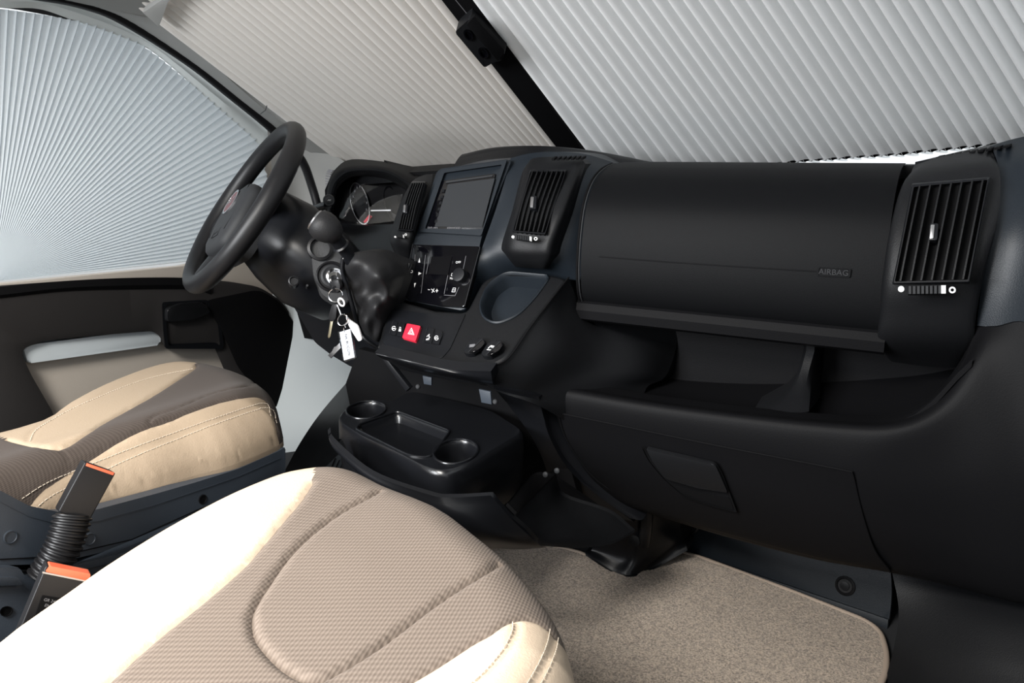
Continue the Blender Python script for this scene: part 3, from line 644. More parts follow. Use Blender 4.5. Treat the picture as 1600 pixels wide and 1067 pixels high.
fslab('finger_scoop', GF, rnd([(1052, 758), (1095, 770), (1140, 778), (1147, 798), (1108, 786), (1066, 770)], 4), .0025, .0015, 'deep', gd, 0)
# left band of the glove box (round side wall)
b = B(); patch(b, gridY([
 [(838, 616, -.10), (850, 606, -.08), (864, 600, -.055)], [(848, 650, -.09), (858, 655, -.07), (872, 650, -.05)],
 [(862, 690, -.07), (874, 698, -.05), (892, 695, -.03)], [(890, 735, -.04), (905, 742, -.02), (928, 745, .0)],
 [(935, 775, -.005), (960, 785, .01), (985, 785, .03)], [(985, 810, .02), (1003, 812, .03), (1012, 800, .05)]]), 6, 5, V((.0, .06, .02))); b.obj('glove_box_side', 'satin', D)
b = B(); patch(b, gridY([
 [(770, 604, -.17), (805, 610, -.15), (842, 620, -.11)], [(800, 640, -.10), (825, 650, -.09), (852, 660, -.085)],
 [(835, 690, -.06), (850, 700, -.055), (872, 705, -.05)], [(855, 740, -.02), (880, 750, -.0), (905, 750, .0)], [(860, 790, .05), (920, 800, .05), (990, 815, .05)]]), 5, 5, V((0, .03, 0))); b.obj('console_skirt', 'satin', D)
# right end cheek
b = B(); patch(b, gridY([
 [(1549, 228, .17), (1580, 218, .17), (1625, 208, .17)], [(1560, 268, .075), (1590, 262, .08), (1640, 255, .08)],
 [(1550, 350, .02), (1590, 350, .02), (1650, 350, .0)], [(1536, 430, .01), (1585, 430, .0), (1650, 430, -.03)], [(1526, 509, .01), (1575, 512, -.01), (1650, 516, -.05)]]), 5, 5, V((0, .06, 0))); b.obj('end_cheek', 'navy', D)
b = B(); patch(b, gridY([[(1520, 236, .18), (1560, 229, .18), (1650, 205, .18)], [(1430, 253, .24), (1520, 232, .30), (1650, 205, .32)]]), 4, 3, V((0, 0, -.01))); b.obj('defroster_panel', 'satin', D)
DF = fit(PY(1430, 254, .24), PY(1560, 229, .18), PY(1520, 232, .30))
for i in range(9):
    a = V((1462+i*13, 246.5-i*2.2)); fslab('defroster_slot', DF, [a, a+V((9, -1.6)), a+V((15, -5)), a+V((6, -3.4))], .002, -.001, 'deep', D, 0)
HF = fit(PY(862, 242, .115), PY(915, 245, .125), PY(900, 238, .16))
for i in range(7):
    a = V((862+i*7.5, 247.5-i*.2)); fslab('hump_slot', HF, [a, a+V((4, 0)), a+V((9, -3.5)), a+V((5, -3.5))], .008, .004, 'deep', D, 0)
# instrument hood and well
b = B()
hood_o = [(514, 346, .20), (512, 320, .19), (513, 296, .19), (522, 276, .19), (545, 262, .19), (600, 262, .17), (642, 282, .14), (662, 300, .12)]
hood_i = [(522, 350, .22), (522, 322, .21), (526, 300, .21), (536, 284, .21), (556, 274, .21), (600, 277, .19), (632, 293, .16), (645, 315, .14)]
hood_t = [(512, 330, .30), (510, 305, .30), (514, 282, .30), (526, 262, .30), (550, 249, .31), (610, 254, .31), (680, 268, .31), (700, 276, .30)]
hb = [(520, 340, .31), (520, 325, .33), (522, 300, .34), (535, 285, .34), (555, 278, .34), (600, 281, .32), (632, 296, .28), (645, 315, .25)]
patch(b, gridY([hb, hood_i, hood_o, hood_t]), 5, 5); b.obj('instrument_hood', 'pad', D)
b = B(); patch(b, gridY([[(600, 250, .31), (650, 262, .30), (700, 274, .26)], [(640, 278, .17), (660, 280, .15), (700, 278, .14)]]), 4, 4, V((0, 0, -.02))); b.obj('hood_shoulder', 'pad', D)
b = B(); b.slab([PY(*p, .27) for p in ((510, 300), (545, 262), (640, 268), (700, 290), (700, 480), (560, 480), (500, 400))], V((0, .02, 0)), .004); b.obj('cluster_back', 'deep', D)
b = B(); patch(b, gridY([[(520, 345, .21), (560, 352, .19), (615, 350, .10)], [(515, 370, .16), (560, 380, .13), (612, 375, .08)], [(500, 420, .10), (560, 430, .08), (632, 440, .0)], [(560, 520, .05), (590, 520, .0), (625, 500, -.04)]]), 5, 5, V((0, .04, 0))); b.obj('knee_panel', 'satin', D)
b = B(); b.slab([PY(*p, .13) for p in rnd([(452, 440), (458, 478), (476, 508), (492, 535), (518, 555), (550, 574), (610, 580), (640, 500), (560, 430)], 8)], V((0, .02, 0)), .006, 3); b.obj('knee_bolster', 'satin', D)
# ribbed defroster vent at the far end
b = B()
for i in range(12): 
    t = math.radians(100+i*14); p = V((515+6*math.cos(t)*1.0, 282-17*math.sin(t))); q = p+V((7, 1.5)); A, C_ = PY(*p, .37), PY(*q, .36); b.box((A+C_)/2, C_-A, V((0, .004, 0)), V((0, 0, .0028)))
b.obj('side_window_demister', 'greyprint', D)
# under-dash: dark recess, brackets, screws
b = B(); b.slab([PY(*p, -.02) for p in ((560, 545), (860, 620), (905, 780), (860, 830), (560, 700), (540, 600))], V((0, .02, 0))); b.obj('recess_back', 'deep', D)
b = B(); b.slab([PY(*p, -.16) for p in ((590, 552), (600, 556), (640, 606), (634, 612))], V((0, .01, 0)), .002); b.obj('bracket', 'satin', D)
for p in ([(660, 587), (674, 590), (674, 602), (662, 600)], [(748, 608), (766, 612), (768, 632), (752, 629)]): B().slab([PY(*q, -.17) for q in p], V((0, .004, 0)), .001).obj('bracket', 'shield', D)
for p in ((774.5, 627.5), (654, 604)): B().lathe(PY(*p, -.175), (0, -1, .2), [(.0045, 0), (.0045, .003), (.003, .0045)], 12).obj('screw', 'hub', D)
# ============================================================ head unit
HU = thing('head_unit', 'black double-height multimedia unit with a reflective screen in the centre stack', 'car stereo', SF.at(715, 365, 0))
sc = V((728, 315)); rimO = rnd([(688, 266), (792, 250), (752, 368), (652, 362)], 3); rimI = rnd([(694, 270), (784, 257), (754, 358), (664, 357)], 2)
B().loft([pf(SF, rimO, -.006), pf(SF, rimO, .003), pf(SF, rimI, .003), pf(SF, rimI, -.008)], cap=(False, True)).obj('surround', 'navy', HU)
fslab('fascia', SF, rnd([(688, 283), (774, 271), (754, 359), (668, 358)], 2), .000, -.01, 'gloss', HU, .001)
fslab('screen', SF, [(700, 288), (773, 278.5), (753, 354), (679, 354)], .0012, .0, 'lcd', HU, 0)
fslab('disc_slot', SF, [(697, 283), (770, 273), (769, 275.5), (696, 286)], .0012, 0, 'hub', HU, 0)
for i in range(6): fslab('side_key', SF, [(691-i*2.2, 296+i*9.5), (695-i*2.2, 295.5+i*9.5), (694-i*2.2, 300+i*9.5), (690-i*2.2, 300.5+i*9.5)], .0014, 0, 'satin', HU, 0)
ftext('maker_lettering', 'KENWOOD', SF, (702, 356.4), (716, 356.4), .0006, 'greyprint', HU, 3)
ftext('disc_lettering', 'DVD MP3', SF, (668, 356), (684, 356.5), .0006, 'greyprint', HU, 3)
# ============================================================ climate panel
CL = thing('climate_control_panel', 'glossy black heater control panel with small display and two knobs below the screen', 'control panel', SF.at(680, 475, 0))
fslab('fascia', SF, rnd([(644, 382), (750, 385), (740, 430), (726, 480), (690, 478), (632, 467)], [3, 3, 2, 6, 6, 8]), .004, -.006, 'gloss', CL, .001)
fslab('display', SF, [(674, 401), (706, 400), (700, 430), (669, 428)], .0052, .004, 'gloss', CL, 0)
strokes('edge_line', SF, [[(671, 401), (666, 428)], [(706, 400), (694, 459)], [(665, 398), (658, 458)], [(728, 400), (724, 420)], [(717, 449), (711, 462), (694, 461)], [(649, 398), (648, 411)]], .0006, .0045, 'greyprint', CL)
for ln in ([(645, 381), (633, 450), (632, 465)], [(750, 386), (726, 478)]): strokes('edge_line', SF, [ln], .0008, .0045, 'hub', CL)
for c, r, tx in (((640, 424), (9.5, 13), 'AUTO'), ((721, 432), (12, 16), '*')):
    C0 = SF.at(*c, .004); k_ = B().lathe(C0, SF.n, [(r[1]*.00088, 0), (r[1]*.00088, .010), (r[1]*.00080, .013), (r[1]*.0006, .0135)], 28).obj('knob', 'satin', CL)
    if tx == 'AUTO': ftext('symbol', 'AUTO', Frame(SF.p+SF.n*.0136, SF.n), (c[0]-5, c[1]), (c[0]+2, c[1]+.5), .0, 'print', k_, 4)
    else: strokes('symbol', Frame(SF.p+SF.n*.0138, SF.n), [[(c[0]-1+4*math.cos(t), c[1]+4*math.sin(t)), (c[0]-1-4*math.cos(t), c[1]-4*math.sin(t))] for t in (0, 1.05, 2.1)], .0008, 0, 'print', k_)
IC = Frame(SF.p+SF.n*.0045, SF.n)
fslab('symbol', IC, [(655.5, 403), (656.5, 410), (653.5, 410)], .0003, 0, 'print', CL, 0); fslab('symbol', IC, [(654, 425), (658.5, 427), (653.5, 430)], .0003, 0, 'print', CL, 0)
fslab('symbol', IC, [(650, 442), (647.5, 449), (647, 442.5)], .0003, 0, 'print', CL, 0)
ftext('symbol', 'OFF', IC, (712, 410), (720, 410), .0, 'print', CL, 3.6); ftext('symbol', 'MAX', IC, (703, 435), (712, 436), 0, 'print', CL, 3.4)
strokes('symbol', IC, [[(705, 431), (706, 427), (710, 427.5), (710, 431), (705, 431)]], .0008, 0, 'print', CL)
strokes('symbol', IC, [[(706, 456), (708, 450), (712, 450), (711, 456), (706, 456)], [(707, 453), (711, 453)]], .0009, 0, 'print', CL)
strokes('symbol', IC, [[(669, 452.5), (671.5, 452.7)], [(681, 454), (684.5, 454.3)], [(682.9, 451.5), (682.4, 456.5)], [(674, 451.5), (679, 456)], [(678.5, 451), (675, 457)]], .0012, 0, 'print', CL)
strokes('symbol', IC, [[(664, 406), (663, 409)], [(661, 425), (660, 428)], [(658, 445), (657, 448)], [(707.5, 408), (707, 412)], [(703, 430), (702.3, 434)], [(699, 450), (698.3, 454)]], .0007, 0, 'hub', CL)
# ============================================================ instrument cluster
IN = thing('instrument_cluster', 'instrument cluster with chrome-ringed dials and a red needle under the hood', 'gauges', PY(575, 345, .22))
IF = Frame(PY(560, 320, .235), V((.12, -1, .25)))
for c, rx, ry in (((562, 318), 25, 34), ((612, 318), 20, 28)):
    e = ell(*c, rx*.55, ry, -14, 40)
    B().loft([pf(IF, e, .0), pf(IF, e, .012), pf(IF, [V(c).lerp(V(p), .94) for p in e], .012), pf(IF, [V(c).lerp(V(p), .92) for p in e], .0)], cap=(False, False)).obj('dial_ring', 'chrome' if c[0] < 600 else 'gloss', IN)
    fslab('dial_face', IF, [V(c).lerp(V(p), .93) for p in e], .003, 0, 'dial', IN, 0)
strokes('ledge', IF, [[(580, 329), (610, 328.5)]], .003, .012, 'dull', IN)
b = B(); b.slab(pf(IF, [(577, 335), (581, 338), (577, 344), (569, 348), (568, 346)], .008), IF.n*-.003, 0); b.obj('needle', 'red', IN)
b = B()
for i in range(11):
    t = math.radians(200-i*22); b.box(IF.at(562+11*math.cos(t), 318-27*math.sin(t), .0035), V((.0012, 0, 0)), V((0, 0, .005)), V((0, .0004, 0)))
b.obj('dial_ticks', 'greyprint', IN)
fslab('lens', IF, [(535, 285), (600, 282), (630, 300), (618, 345), (560, 352), (530, 340)], .018, .017, 'lens', IN, 0)
# ============================================================ steering wheel
WC = V((-.457, -.133, .745)); vw = V((0, .65, .76)).normalized(); ax = V((-.43, -.68, .58)); ax = (ax-vw*ax.dot(vw)).normalized(); uw = vw.cross(ax)   # ax points at the driver
def wpt(x, y, h=0): return WC+uw*x+vw*y+ax*h
SWL = thing('steering_wheel', 'black four-spoke steering wheel with a round emblem in its hub', 'steering wheel', wpt(0, 0, -.05))
R = .185
b = B(); rings = []
for i in range(73):
    t = 2*math.pi*i/72; c = math.cos(t); s_ = math.sin(t); r = .0188+.0015*max(0, math.cos(2*t))**2
    rings.append([wpt((R+r*math.cos(q))*c, (R+r*math.cos(q))*s_, r*math.sin(q)*1.02) for q in [2*math.pi*k/16 for k in range(16)]])
b.loft(rings, True, (False, False)).obj('rim', 'wheel', SWL, smooth=80)
def spoke(a0, wi, wo, r0=.05, r1=.184, dz=-.022):
    b = B(); rows = []; a0 = math.radians(a0); d = V((math.cos(a0), math.sin(a0))); e = V((-d.y, d.x))
    for i in range(9):
        t = i/8; r = r0+(r1-r0)*t; wd = wi+(wo-wi)*t+.012*(t**4); h = dz*(1-t)**1.5*1.0+(-.004)*t; th = .014-.002*t
        rows.append([wpt(*(d*r+e*wd*math.cos(q)), h+th*math.sin(q)) for q in [2*math.pi*k/14 for k in range(14)]])
    b.loft(rows); return b
for a0, wi, wo in ((180, .042, .030), (0, .042, .030), (250, .026, .022), (290, .026, .022)): spoke(a0, wi, wo).obj('spoke', 'wheel', SWL, smooth=60)
hubo = rnd([(-.085, .018), (-.045, .038), (.045, .038), (.085, .018), (.080, -.055), (.055, -.115), (-.055, -.115), (-.080, -.055)], .02, 5)
def hl(s, h): return [wpt(p.x*s, p.y*s, h) for p in hubo]
B().loft([hl(.94, -.05), hl(1, -.02), hl(1, .004), hl(.97, .012), hl(.88, .018), hl(.5, .022), hl(.05, .0225)], cap=(True, True)).obj('hub_pad', 'hub', SWL, smooth=50)
for sx_ in (-1, 1):
    B().tube(cr([wpt(sx_*.05, .030, .0195), wpt(sx_*.056, -.02, .0195), wpt(sx_*.045, -.08, .0195)], 5), .0006, 5).obj('pad_crease', 'deep', SWL)
em = [wpt(.029*math.cos(t), -.006+.029*math.sin(t), .0225) for t in [2*math.pi*i/32 for i in range(32)]]
ec = wpt(0, -.006, .0225); e2 = B(); e2.loft([[p-ax*.004 for p in em], [p+ax*.003 for p in em], [ec.lerp(p, .84)+ax*.003 for p in em], [ec.lerp(p, .82)+ax*.002 for p in em]], cap=(False, False)); emb = e2.obj('emblem', 'chrome', SWL)
B().slab([ec.lerp(p, .83)+ax*.003 for p in em], ax*-.002).obj('emblem_disc', 'emblem', emb)
text('emblem_lettering', 'FIAT', ec+ax*.0034, uw, vw, .021, 'chrome', emb)
ff = [wpt(-.018, -.088, .0200), wpt(.018, -.088, .0200), wpt(.018, -.070, .0205), wpt(-.018, -.070, .0205)]
b = B(); b.tube(ff, .0005, 5, closed=True); b.obj('airbag_frame', 'deep', SWL); text('airbag_lettering', 'AIRBAG', wpt(0, -.079, .0205), uw, vw, .008, 'deep', SWL)
# ============================================================ steering column
SC = thing('steering_column', 'black steering column shroud with ignition lock behind the wheel', 'steering column', wpt(0, -.05, -.2))
def ringc(x0, x1, y0, y1, h, pw=3): 
    return [wpt((x0+x1)/2+(x1-x0)/2*math.copysign(abs(math.cos(t))**(2/pw), math.cos(t)), (y0+y1)/2+(y1-y0)/2*math.copysign(abs(math.sin(t))**(2/pw), math.sin(t)), h) for t in [2*math.pi*i/32 for i in range(32)]]
B().loft([ringc(-.06, .06, -.06, .05, -.03), ringc(-.075, .10, -.085, .055, -.045), ringc(-.085, .14, -.11, .05, -.10), ringc(-.085, .16, -.13, .03, -.17), ringc(-.07, .15, -.12, .0, -.26)]).obj('shroud', 'satin', SC, smooth=60)
IGF = Frame(wpt(.14, -.09, -.085), (RT*.28-FW*.95+UP*.1))
C1 = IGF.at(516, 432, 0)
fslab('lock_panel', IGF, rnd([(484, 372), (520, 366), (545, 395), (556, 440), (545, 476), (522, 472), (503, 460), (490, 430)], 8), -.004, -.05, 'panelg', SC, .006, 3)
B().lathe(IGF.at(500, 388, 0), IGF.n, [(.024, -.02), (.024, .004), (.019, .006), (.017, -.012)], 28, (False, True)).obj('column_socket', 'rubber', SC)
B().lathe(IGF.at(518, 432, 0), IGF.n, [(.030, -.02), (.030, .002), (.027, .005), (.024, .002)], 32).obj('lock_bezel', 'rubber', SC)
B().lathe(IGF.at(519, 432, 0), IGF.n, [(.022, .0), (.022, .006), (.018, .008), (.014, .004)], 32).obj('lock_collar', 'hub', SC)
B().lathe(IGF.at(523, 434, 0), IGF.n, [(.0165, .0), (.0165, .013), (.013, .014), (.012, .006)], 32, (False, True)).obj('lock_ring', 'chrome', SC)
B().lathe(IGF.at(459, 439, .0), IGF.n, [(.010, -.03), (.010, .001), (.008, .002), (.007, -.002)], 20, (False, True)).obj('column_plug', 'rubber', SC)
B().lathe(IGF.at(480, 446, 0), IGF.n, [(.0022, -.03), (.0022, .001)], 12).obj('column_pin', 'hub', SC)
# stalk with round button end
stk = cr([wpt(.05, .02, -.08), PY(480, 330, .05), PY(512, 320, -.0)], 5)
B().tube(stk, [.008]*6+[.009]*(len(stk)-6)).obj('wiper_stalk', 'satin', SC)
e_ = PY(514, 313, -.01); dv = (CAM-e_).normalized()
s1 = B().lathe(e_, dv, [(.011, -.03), (.012, -.006), (.0125, .0), (.0112, .0025)], 24).obj('stalk_knob', 'satin', SC)
B().lathe(e_, dv, [(.0078, .002), (.0078, .0038), (.0070, .0042)], 20).obj('stalk_button', 'hub', s1)
text('stalk_mark', 'TRIP', e_+dv*.0046, RT, UP, .0045, 'print', s1)
# ============================================================ gear lever
GL = thing('gear_lever', 'black gear lever with leather boot and silver-topped knob beside the ignition keys', 'gear lever', PY(600, 520, -.15))
KF = PY(506, 351, -.20); tip = PY(487, 337, -.235); low = PY(541, 402, -.16); axk = (KF-low).normalized()
# knob head
kax = (-RT*.80+UP*.58-FW*.14).normalized(); ko = PY(519, 363, -.195)
B().lathe(ko, kax, [(.004, -.018), (.016, -.012), (.0235, .0), (.0275, .012), (.0275, .022), (.0245, .032), (.019, .037), (.010, .0385)], 28).obj('knob', 'boot', GL, smooth=80)
kt = ko+kax*.036
rr_ = [(.0205, -.003), (.0205, .002), (.017, .0035), (.016, .001)]
B().lathe(kt, kax, rr_, 28, (False, False)).obj('knob_ring', 'dull', GL); B().lathe(kt, kax, [(.0165, -.001), (.0165, .0015), (.012, .002)], 24).obj('knob_cap', 'gloss', GL)
a0 = PY(522, 370, -.19); a1 = PY(550, 407, -.15)
B().tube([a0, a0.lerp(a1, .2), a0.lerp(a1, .32), a0.lerp(a1, .36), a0.lerp(a1, .40), a0.lerp(a1, .7), a1], [.013, .013, .0135, .0165, .011, .011, .014], 18).obj('shaft', 'satin', GL)
# boot
# front skin of the boot: folded leather surface
folds = [
 [(538, 402, -.155), (556, 394, -.15), (585, 392, -.12), (612, 402, -.09), (636, 412, -.06)],
 [(534, 420, -.155), (556, 412, -.165), (586, 410, -.14), (614, 420, -.11), (632, 432, -.07)],
 [(541, 444, -.145), (560, 440, -.145), (588, 432, -.165), (610, 442, -.13), (626, 452, -.08)],
 [(548, 464, -.14), (566, 462, -.155), (590, 458, -.14), (606, 464, -.14), (619, 470, -.09)],
 [(552, 482, -.14), (568, 482, -.14), (586, 482, -.165), (600, 486, -.13), (613, 490, -.09)],
 [(556, 502, -.13), (570, 504, -.15), (584, 506, -.135), (596, 510, -.13), (607, 512, -.09)],
 [(566, 520, -.12), (576, 526, -.13), (584, 532, -.13), (592, 534, -.12), (600, 534, -.09)]]
b = B(); patch(b, gridY(folds), 6, 6, V((0, .03, 0))); b.obj('boot_skin', 'boot', GL, smooth=80)
B().tube(cr([PY(*p) for p in ((640, 412, -.05), (625, 450, -.07), (613, 490, -.09), (603, 520, -.12), (592, 545, -.14))], 5), .005).obj('boot_frame', 'satin', GL)
B().tube(cr([PY(*p) for p in ((536, 403, -.16), (535, 425, -.16), (543, 450, -.155), (552, 482, -.15), (566, 524, -.13), (592, 545, -.14))], 5), .004).obj('boot_frame', 'satin', GL)
# ============================================================ keys
YK = -.20
def kp(x, y, d=0): return PY(x, y, YK+d)
key = thing('ignition_key', 'black-headed ignition key turned in the lock of the steering column', 'key', IGF.at(523, 440, .01))
kb = IGF.at(522, 436, .006); kc = kp(525, 452)
B().tube([kb, kb.lerp(kc, .5), kc], [.008, .010, .006], 12).obj('key_head', 'satin', key); 
B().slab([kp(*p) for p in rnd([(517, 438), (528, 436), (532, 448), (528, 458), (521, 458), (516, 448)], 3)], V((0, .007, 0)), .002).obj('key_bow', 'rubber', key)
def ring_obj(c, rpx, rad, nm_, label, m='chrome', rot=0, sq=.95):
    P_ = [kp(*p) for p in ell(*c, rpx, rpx*sq, rot, 28)]; return setp(B().tube(P_, rad, 8, closed=True).obj(nm_, m), label, 'key ring')
ring_obj((524.5, 461.5), 11, .0011, 'key_ring', 'round steel split ring hanging from the ignition key')
ring_obj((533.5, 472), 6.5, .0018, 'key_clasp', 'small white-metal clasp loop hooked in the steel split ring', 'print', 60, .6)
k2 = thing('spare_key', 'black-headed key hanging on the split ring with brass-coloured blade pointing down', 'key', kp(514, 520))
B().slab([kp(*p) for p in rnd([(519, 474), (527, 476), (524, 500), (516, 504), (513, 496)], 3)], V((0, .007, 0)), .002).obj('key_head', 'rubber', k2)
B().slab([kp(*p) for p in [(516, 502), (520, 502), (516, 526), (513.5, 529), (512, 526)]], V((0, .002, 0)), .0004).obj('blade', 'brass', k2)
k3 = thing('house_key', 'small silver key sticking out behind the white tag', 'key', kp(520, 555, .005))
B().slab([kp(*p, .006) for p in [(532, 534), (535, 541), (524, 552), (517, 560), (512, 555), (519, 549), (522, 542), (526, 541)]], V((0, .002, 0)), .0004).obj('blade', 'dull', k3)
B().slab([kp(*p, .006) for p in rnd([(530, 530), (540, 532), (538, 545), (532, 543)], 2)], V((0, .003, 0)), .001).obj('key_head', 'dull', k3)
tg = thing('key_tag', 'rectangular key tag with a printed white label in a clear holder', 'key tag', kp(541, 566))
TF = Frame(kp(541, 540), (0, -1, .1))
fslab('holder', TF, rnd([(527, 518), (547, 513), (557, 559), (536, 566)], 2), .0, -.004, 'clear', tg, .001)
fslab('paper_label', TF, [(530.5, 519), (547, 514), (554, 558), (537.5, 563)], .001, .0002, 'paper', tg, 0)
ftext('tag_lettering', 'NK BUCON', TF, (540, 521), (546, 556), .0012, 'deep', tg, 4.6)
B().tube(cr([kp(*p) for p in ((538, 519), (537, 512), (538, 507), (540, 512))], 4), .0009, 6).obj('tag_loop', 'chrome', tg)
B().tube([kp(*p) for p in ell(535.5, 500, 7.5, 9, 20, 22)], .0012, 8, closed=True).obj('tag_ring', 'chrome', tg)
B().tube([kp(527, 476), kp(530, 484), kp(533, 492)], .0014, 8).obj('swivel_link', 'chrome', tg)
ch = thing('white_key_fob', 'plain white tongue-shaped fob hanging behind the key tag', 'key fob', kp(560, 533))
B().slab([kp(*p, .004) for p in rnd([(540, 494), (546, 500), (558, 508), (561, 515), (565.5, 531), (560, 534), (550, 518), (543, 505)], 3)], V((0, .003, 0)), .001).obj('fob', 'print', ch)
# ============================================================ fold-out cup tray below the console
TZ = .372
TR = thing('fold_out_cup_tray', 'black fold-out tray with two cup wells and a rectangular dish under the console', 'tray', PZ(690, 760, TZ-.1))
tout = [(610, 627), (640, 609), (700, 622), (770, 640), (824, 674), (790, 694), (750, 718), (722, 731), (696, 738), (668, 733), (620, 708), (560, 680), (530, 660), (528, 648), (545, 632), (572, 623), (594, 622)]
TFm = Frame((0, 0, TZ), (0, 0, 1))
import itertools
# top surface triangulated with real wells
wells = [(ell(572, 641, 31, 13.5, -6, 36), .035, 'cup'), (rnd([(621, 643), (704, 674), (672, 716), (640, 713), (556, 671), (560, 664)], [8, 6, 12, 12, 8, 6], 4), .018, 'dish'), (ell(712, 706, 35, 19, -8, 36), .04, 'cup')]
def cdt(outer, holes):
    pts = [p.to_2d() for p in outer]; edges = [(i, (i+1) % len(outer)) for i in range(len(outer))]; 
    for h in holes:
        n0 = len(pts); pts += [p.to_2d() for p in h]; edges += [(n0+i, n0+(i+1) % len(h)) for i in range(len(h))]
    r = geometry.delaunay_2d_cdt(pts, edges, [], 0, 1e-6); return r[0], r[2]
def inside(p, poly):
    c = False; n = len(poly)
    for i in range(n):
        a, b_ = poly[i], poly[i-1]
        if (a[1] > p[1]) != (b_[1] > p[1]) and p[0] < (b_[0]-a[0])*(p[1]-a[1])/(b_[1]-a[1])+a[0]: c = not c
    return c
O3 = pf(TFm, rnd(tout, 14, 3)); W3 = [[q for q in pf(TFm, w_[0])] for w_ in wells]
oc = sum(O3, V())/len(O3); O_in = [oc.lerp(p, .965) for p in O3]
vs, fs = cdt(O_in, W3); keep = []
w2 = [[(p.x, p.y) for p in w_] for w_ in W3]; o2 = [(p.x, p.y) for p in O_in]
for f in fs:
    c_ = sum([vs[i] for i in f], V((0, 0)))/3
    if inside(c_, o2) and not any(inside(c_, w_) for w_ in w2): keep.append(f)
b = B(); b.add([V((v.x, v.y, TZ)) for v in vs], keep)
# rounded rim and side walls
def sh(P, s, z): return [V((oc.x+(p.x-oc.x)*s, oc.y+(p.y-oc.y)*s, z)) for p in P]
b.loft([sh(O3, .965, TZ), sh(O3, .985, TZ-.003), sh(O3, .998, TZ-.010), sh(O3, 1.004, TZ-.03), sh(O3, .99, TZ-.11)], True, (False, True))
for w_, (px_, dp, kd) in zip(W3, wells):
    c_ = sum(w_, V())/len(w_); g = lambda s, z: [V((c_.x+(p.x-c_.x)*s, c_.y+(p.y-c_.y)*s, z)) for p in w_]
    b.loft([g(1, TZ), g(.975, TZ-.002), g(.95, TZ-.007), g(.92, TZ-dp), g(.7, TZ-dp-.001)], True, (False, True))
b.obj('tray_body', 'tray', TR, smooth=50)
for (px_, dp, kd), w_ in zip(wells, W3):
    B().tube([p+V((0, 0, .0008)) for p in w_], .0022, 8, closed=True).obj('cup_rim' if kd == 'cup' else 'dish_rim', 'tray', TR)
# front shell of the storage flap underneath
FL = thing('storage_flap', 'curved black plastic storage bin hanging open below the cup tray', 'bin', PY(800, 850, -.25))
def shell(rows, nm_, m='satin', ext=V((0, .006, .003))):
    b = B(); patch(b, gridY(rows), 6, 5, ext); return b.obj(nm_, m, FL, smooth=60)
shell([[(512, 672, -.36), (520, 690, -.37), (580, 740, -.39), (668, 772, -.40), (704, 777, -.39), (767, 774, -.36)],
       [(514, 682, -.365), (524, 704, -.37), (585, 756, -.39), (680, 800, -.40), (740, 812, -.38), (800, 812, -.33)],
       [(520, 690, -.34), (540, 720, -.35), (620, 790, -.36), (700, 835, -.37), (780, 845, -.34), (842, 851, -.28)],
       [(530, 690, -.28), (560, 740, -.28), (640, 810, -.28), (720, 850, -.28), (800, 858, -.26), (850, 856, -.22)]], 'front_shell')
shell([[(801, 810, -.33), (825, 785, -.24), (848, 762, -.17), (866, 744, -.12)], [(822, 828, -.31), (850, 810, -.22), (875, 795, -.15), (880, 775, -.10)],
       [(842, 850, -.28), (885, 838, -.21), (930, 828, -.13), (950, 800, -.07)], [(848, 853, -.27), (905, 856, -.19), (955, 850, -.12), (990, 832, -.06)]], 'side_shell', 'black')
shell([[(790, 790, -.24), (830, 745, -.14), (862, 744, -.10)], [(820, 820, -.24), (860, 800, -.12), (930, 790, -.03)], [(850, 845, -.24), (910, 842, -.12), (985, 830, -.03)]], 'inner_tray', 'deep')
for p in ((853, 741), (871, 735)): B().lathe(PY(*p, -.13), (0, -1, .2), [(.005, 0), (.005, .003), (.003, .0045)], 12).obj('screw', 'hub', FL)
# ============================================================ console foot and kick panel
CFO = thing('console_foot', 'black moulded console foot reaching down onto the carpet', 'trim panel', PZ(985, 898, .0))
b = B(); rowf = []
for lst, Y_ in (([(925, 800), (985, 795), (1005, 790), (1030, 795), (1062, 800)], .10), ([(925, 830), (985, 825), (1000, 820), (1035, 822), (1063, 825)], .11), ([(925, 858), (975, 868), (1000, 866), (1045, 850), (1068, 845)], .12), ([(915, 862), (955, 888), (986, 895), (1020, 882), (1072, 852)], .105), ([(915, 868), (955, 893), (986, 901), (1020, 890), (1074, 860)], .10)):
    rowf.append([(p[0], p[1], Y_+(.05 if i > 2 else 0)*(i-2)) for i, p in enumerate(lst)])
patch(b, gridY(rowf), 6, 5, V((0, .05, 0))); b.obj('foot_body', 'satin', CFO)
B().tube(cr([PY(*p) for p in ((1012, 795, .10), (1010, 820, .10), (1006, 850, .115))], 5), .012, 12).obj('foot_rib', 'satin', CFO)
for p in ((992, 845), ): B().lathe(PY(*p, .105), (0, -1, .2), [(.012, 0), (.012, .004), (.008, .005)], 16).obj('screw_cap', 'black', CFO)
KP = thing('kick_panel', 'dark slate kick panel with two round fasteners in front of the mat', 'trim panel', PZ(1220, 930, .0))
KA = fit(PZ(1068, 866, .0)+V((0, .015, 0)), PZ(1386, 986, .0)+V((0, .015, 0)), PZ(1386, 986, .0)+V((0, .075, .2)))
fslab('panel', KA, rnd([(1052, 790), (1390, 860), (1394, 930), (1388, 978), (1366, 972), (1064, 862)], [4, 4, 20, 12, 4, 4]), .0, -.01, 'navy', KP, .003)
fslab('panel_ledge', KA, [(1064, 858), (1388, 968), (1386, 990), (1064, 872)], .008, .0, 'navy', KP, .002)
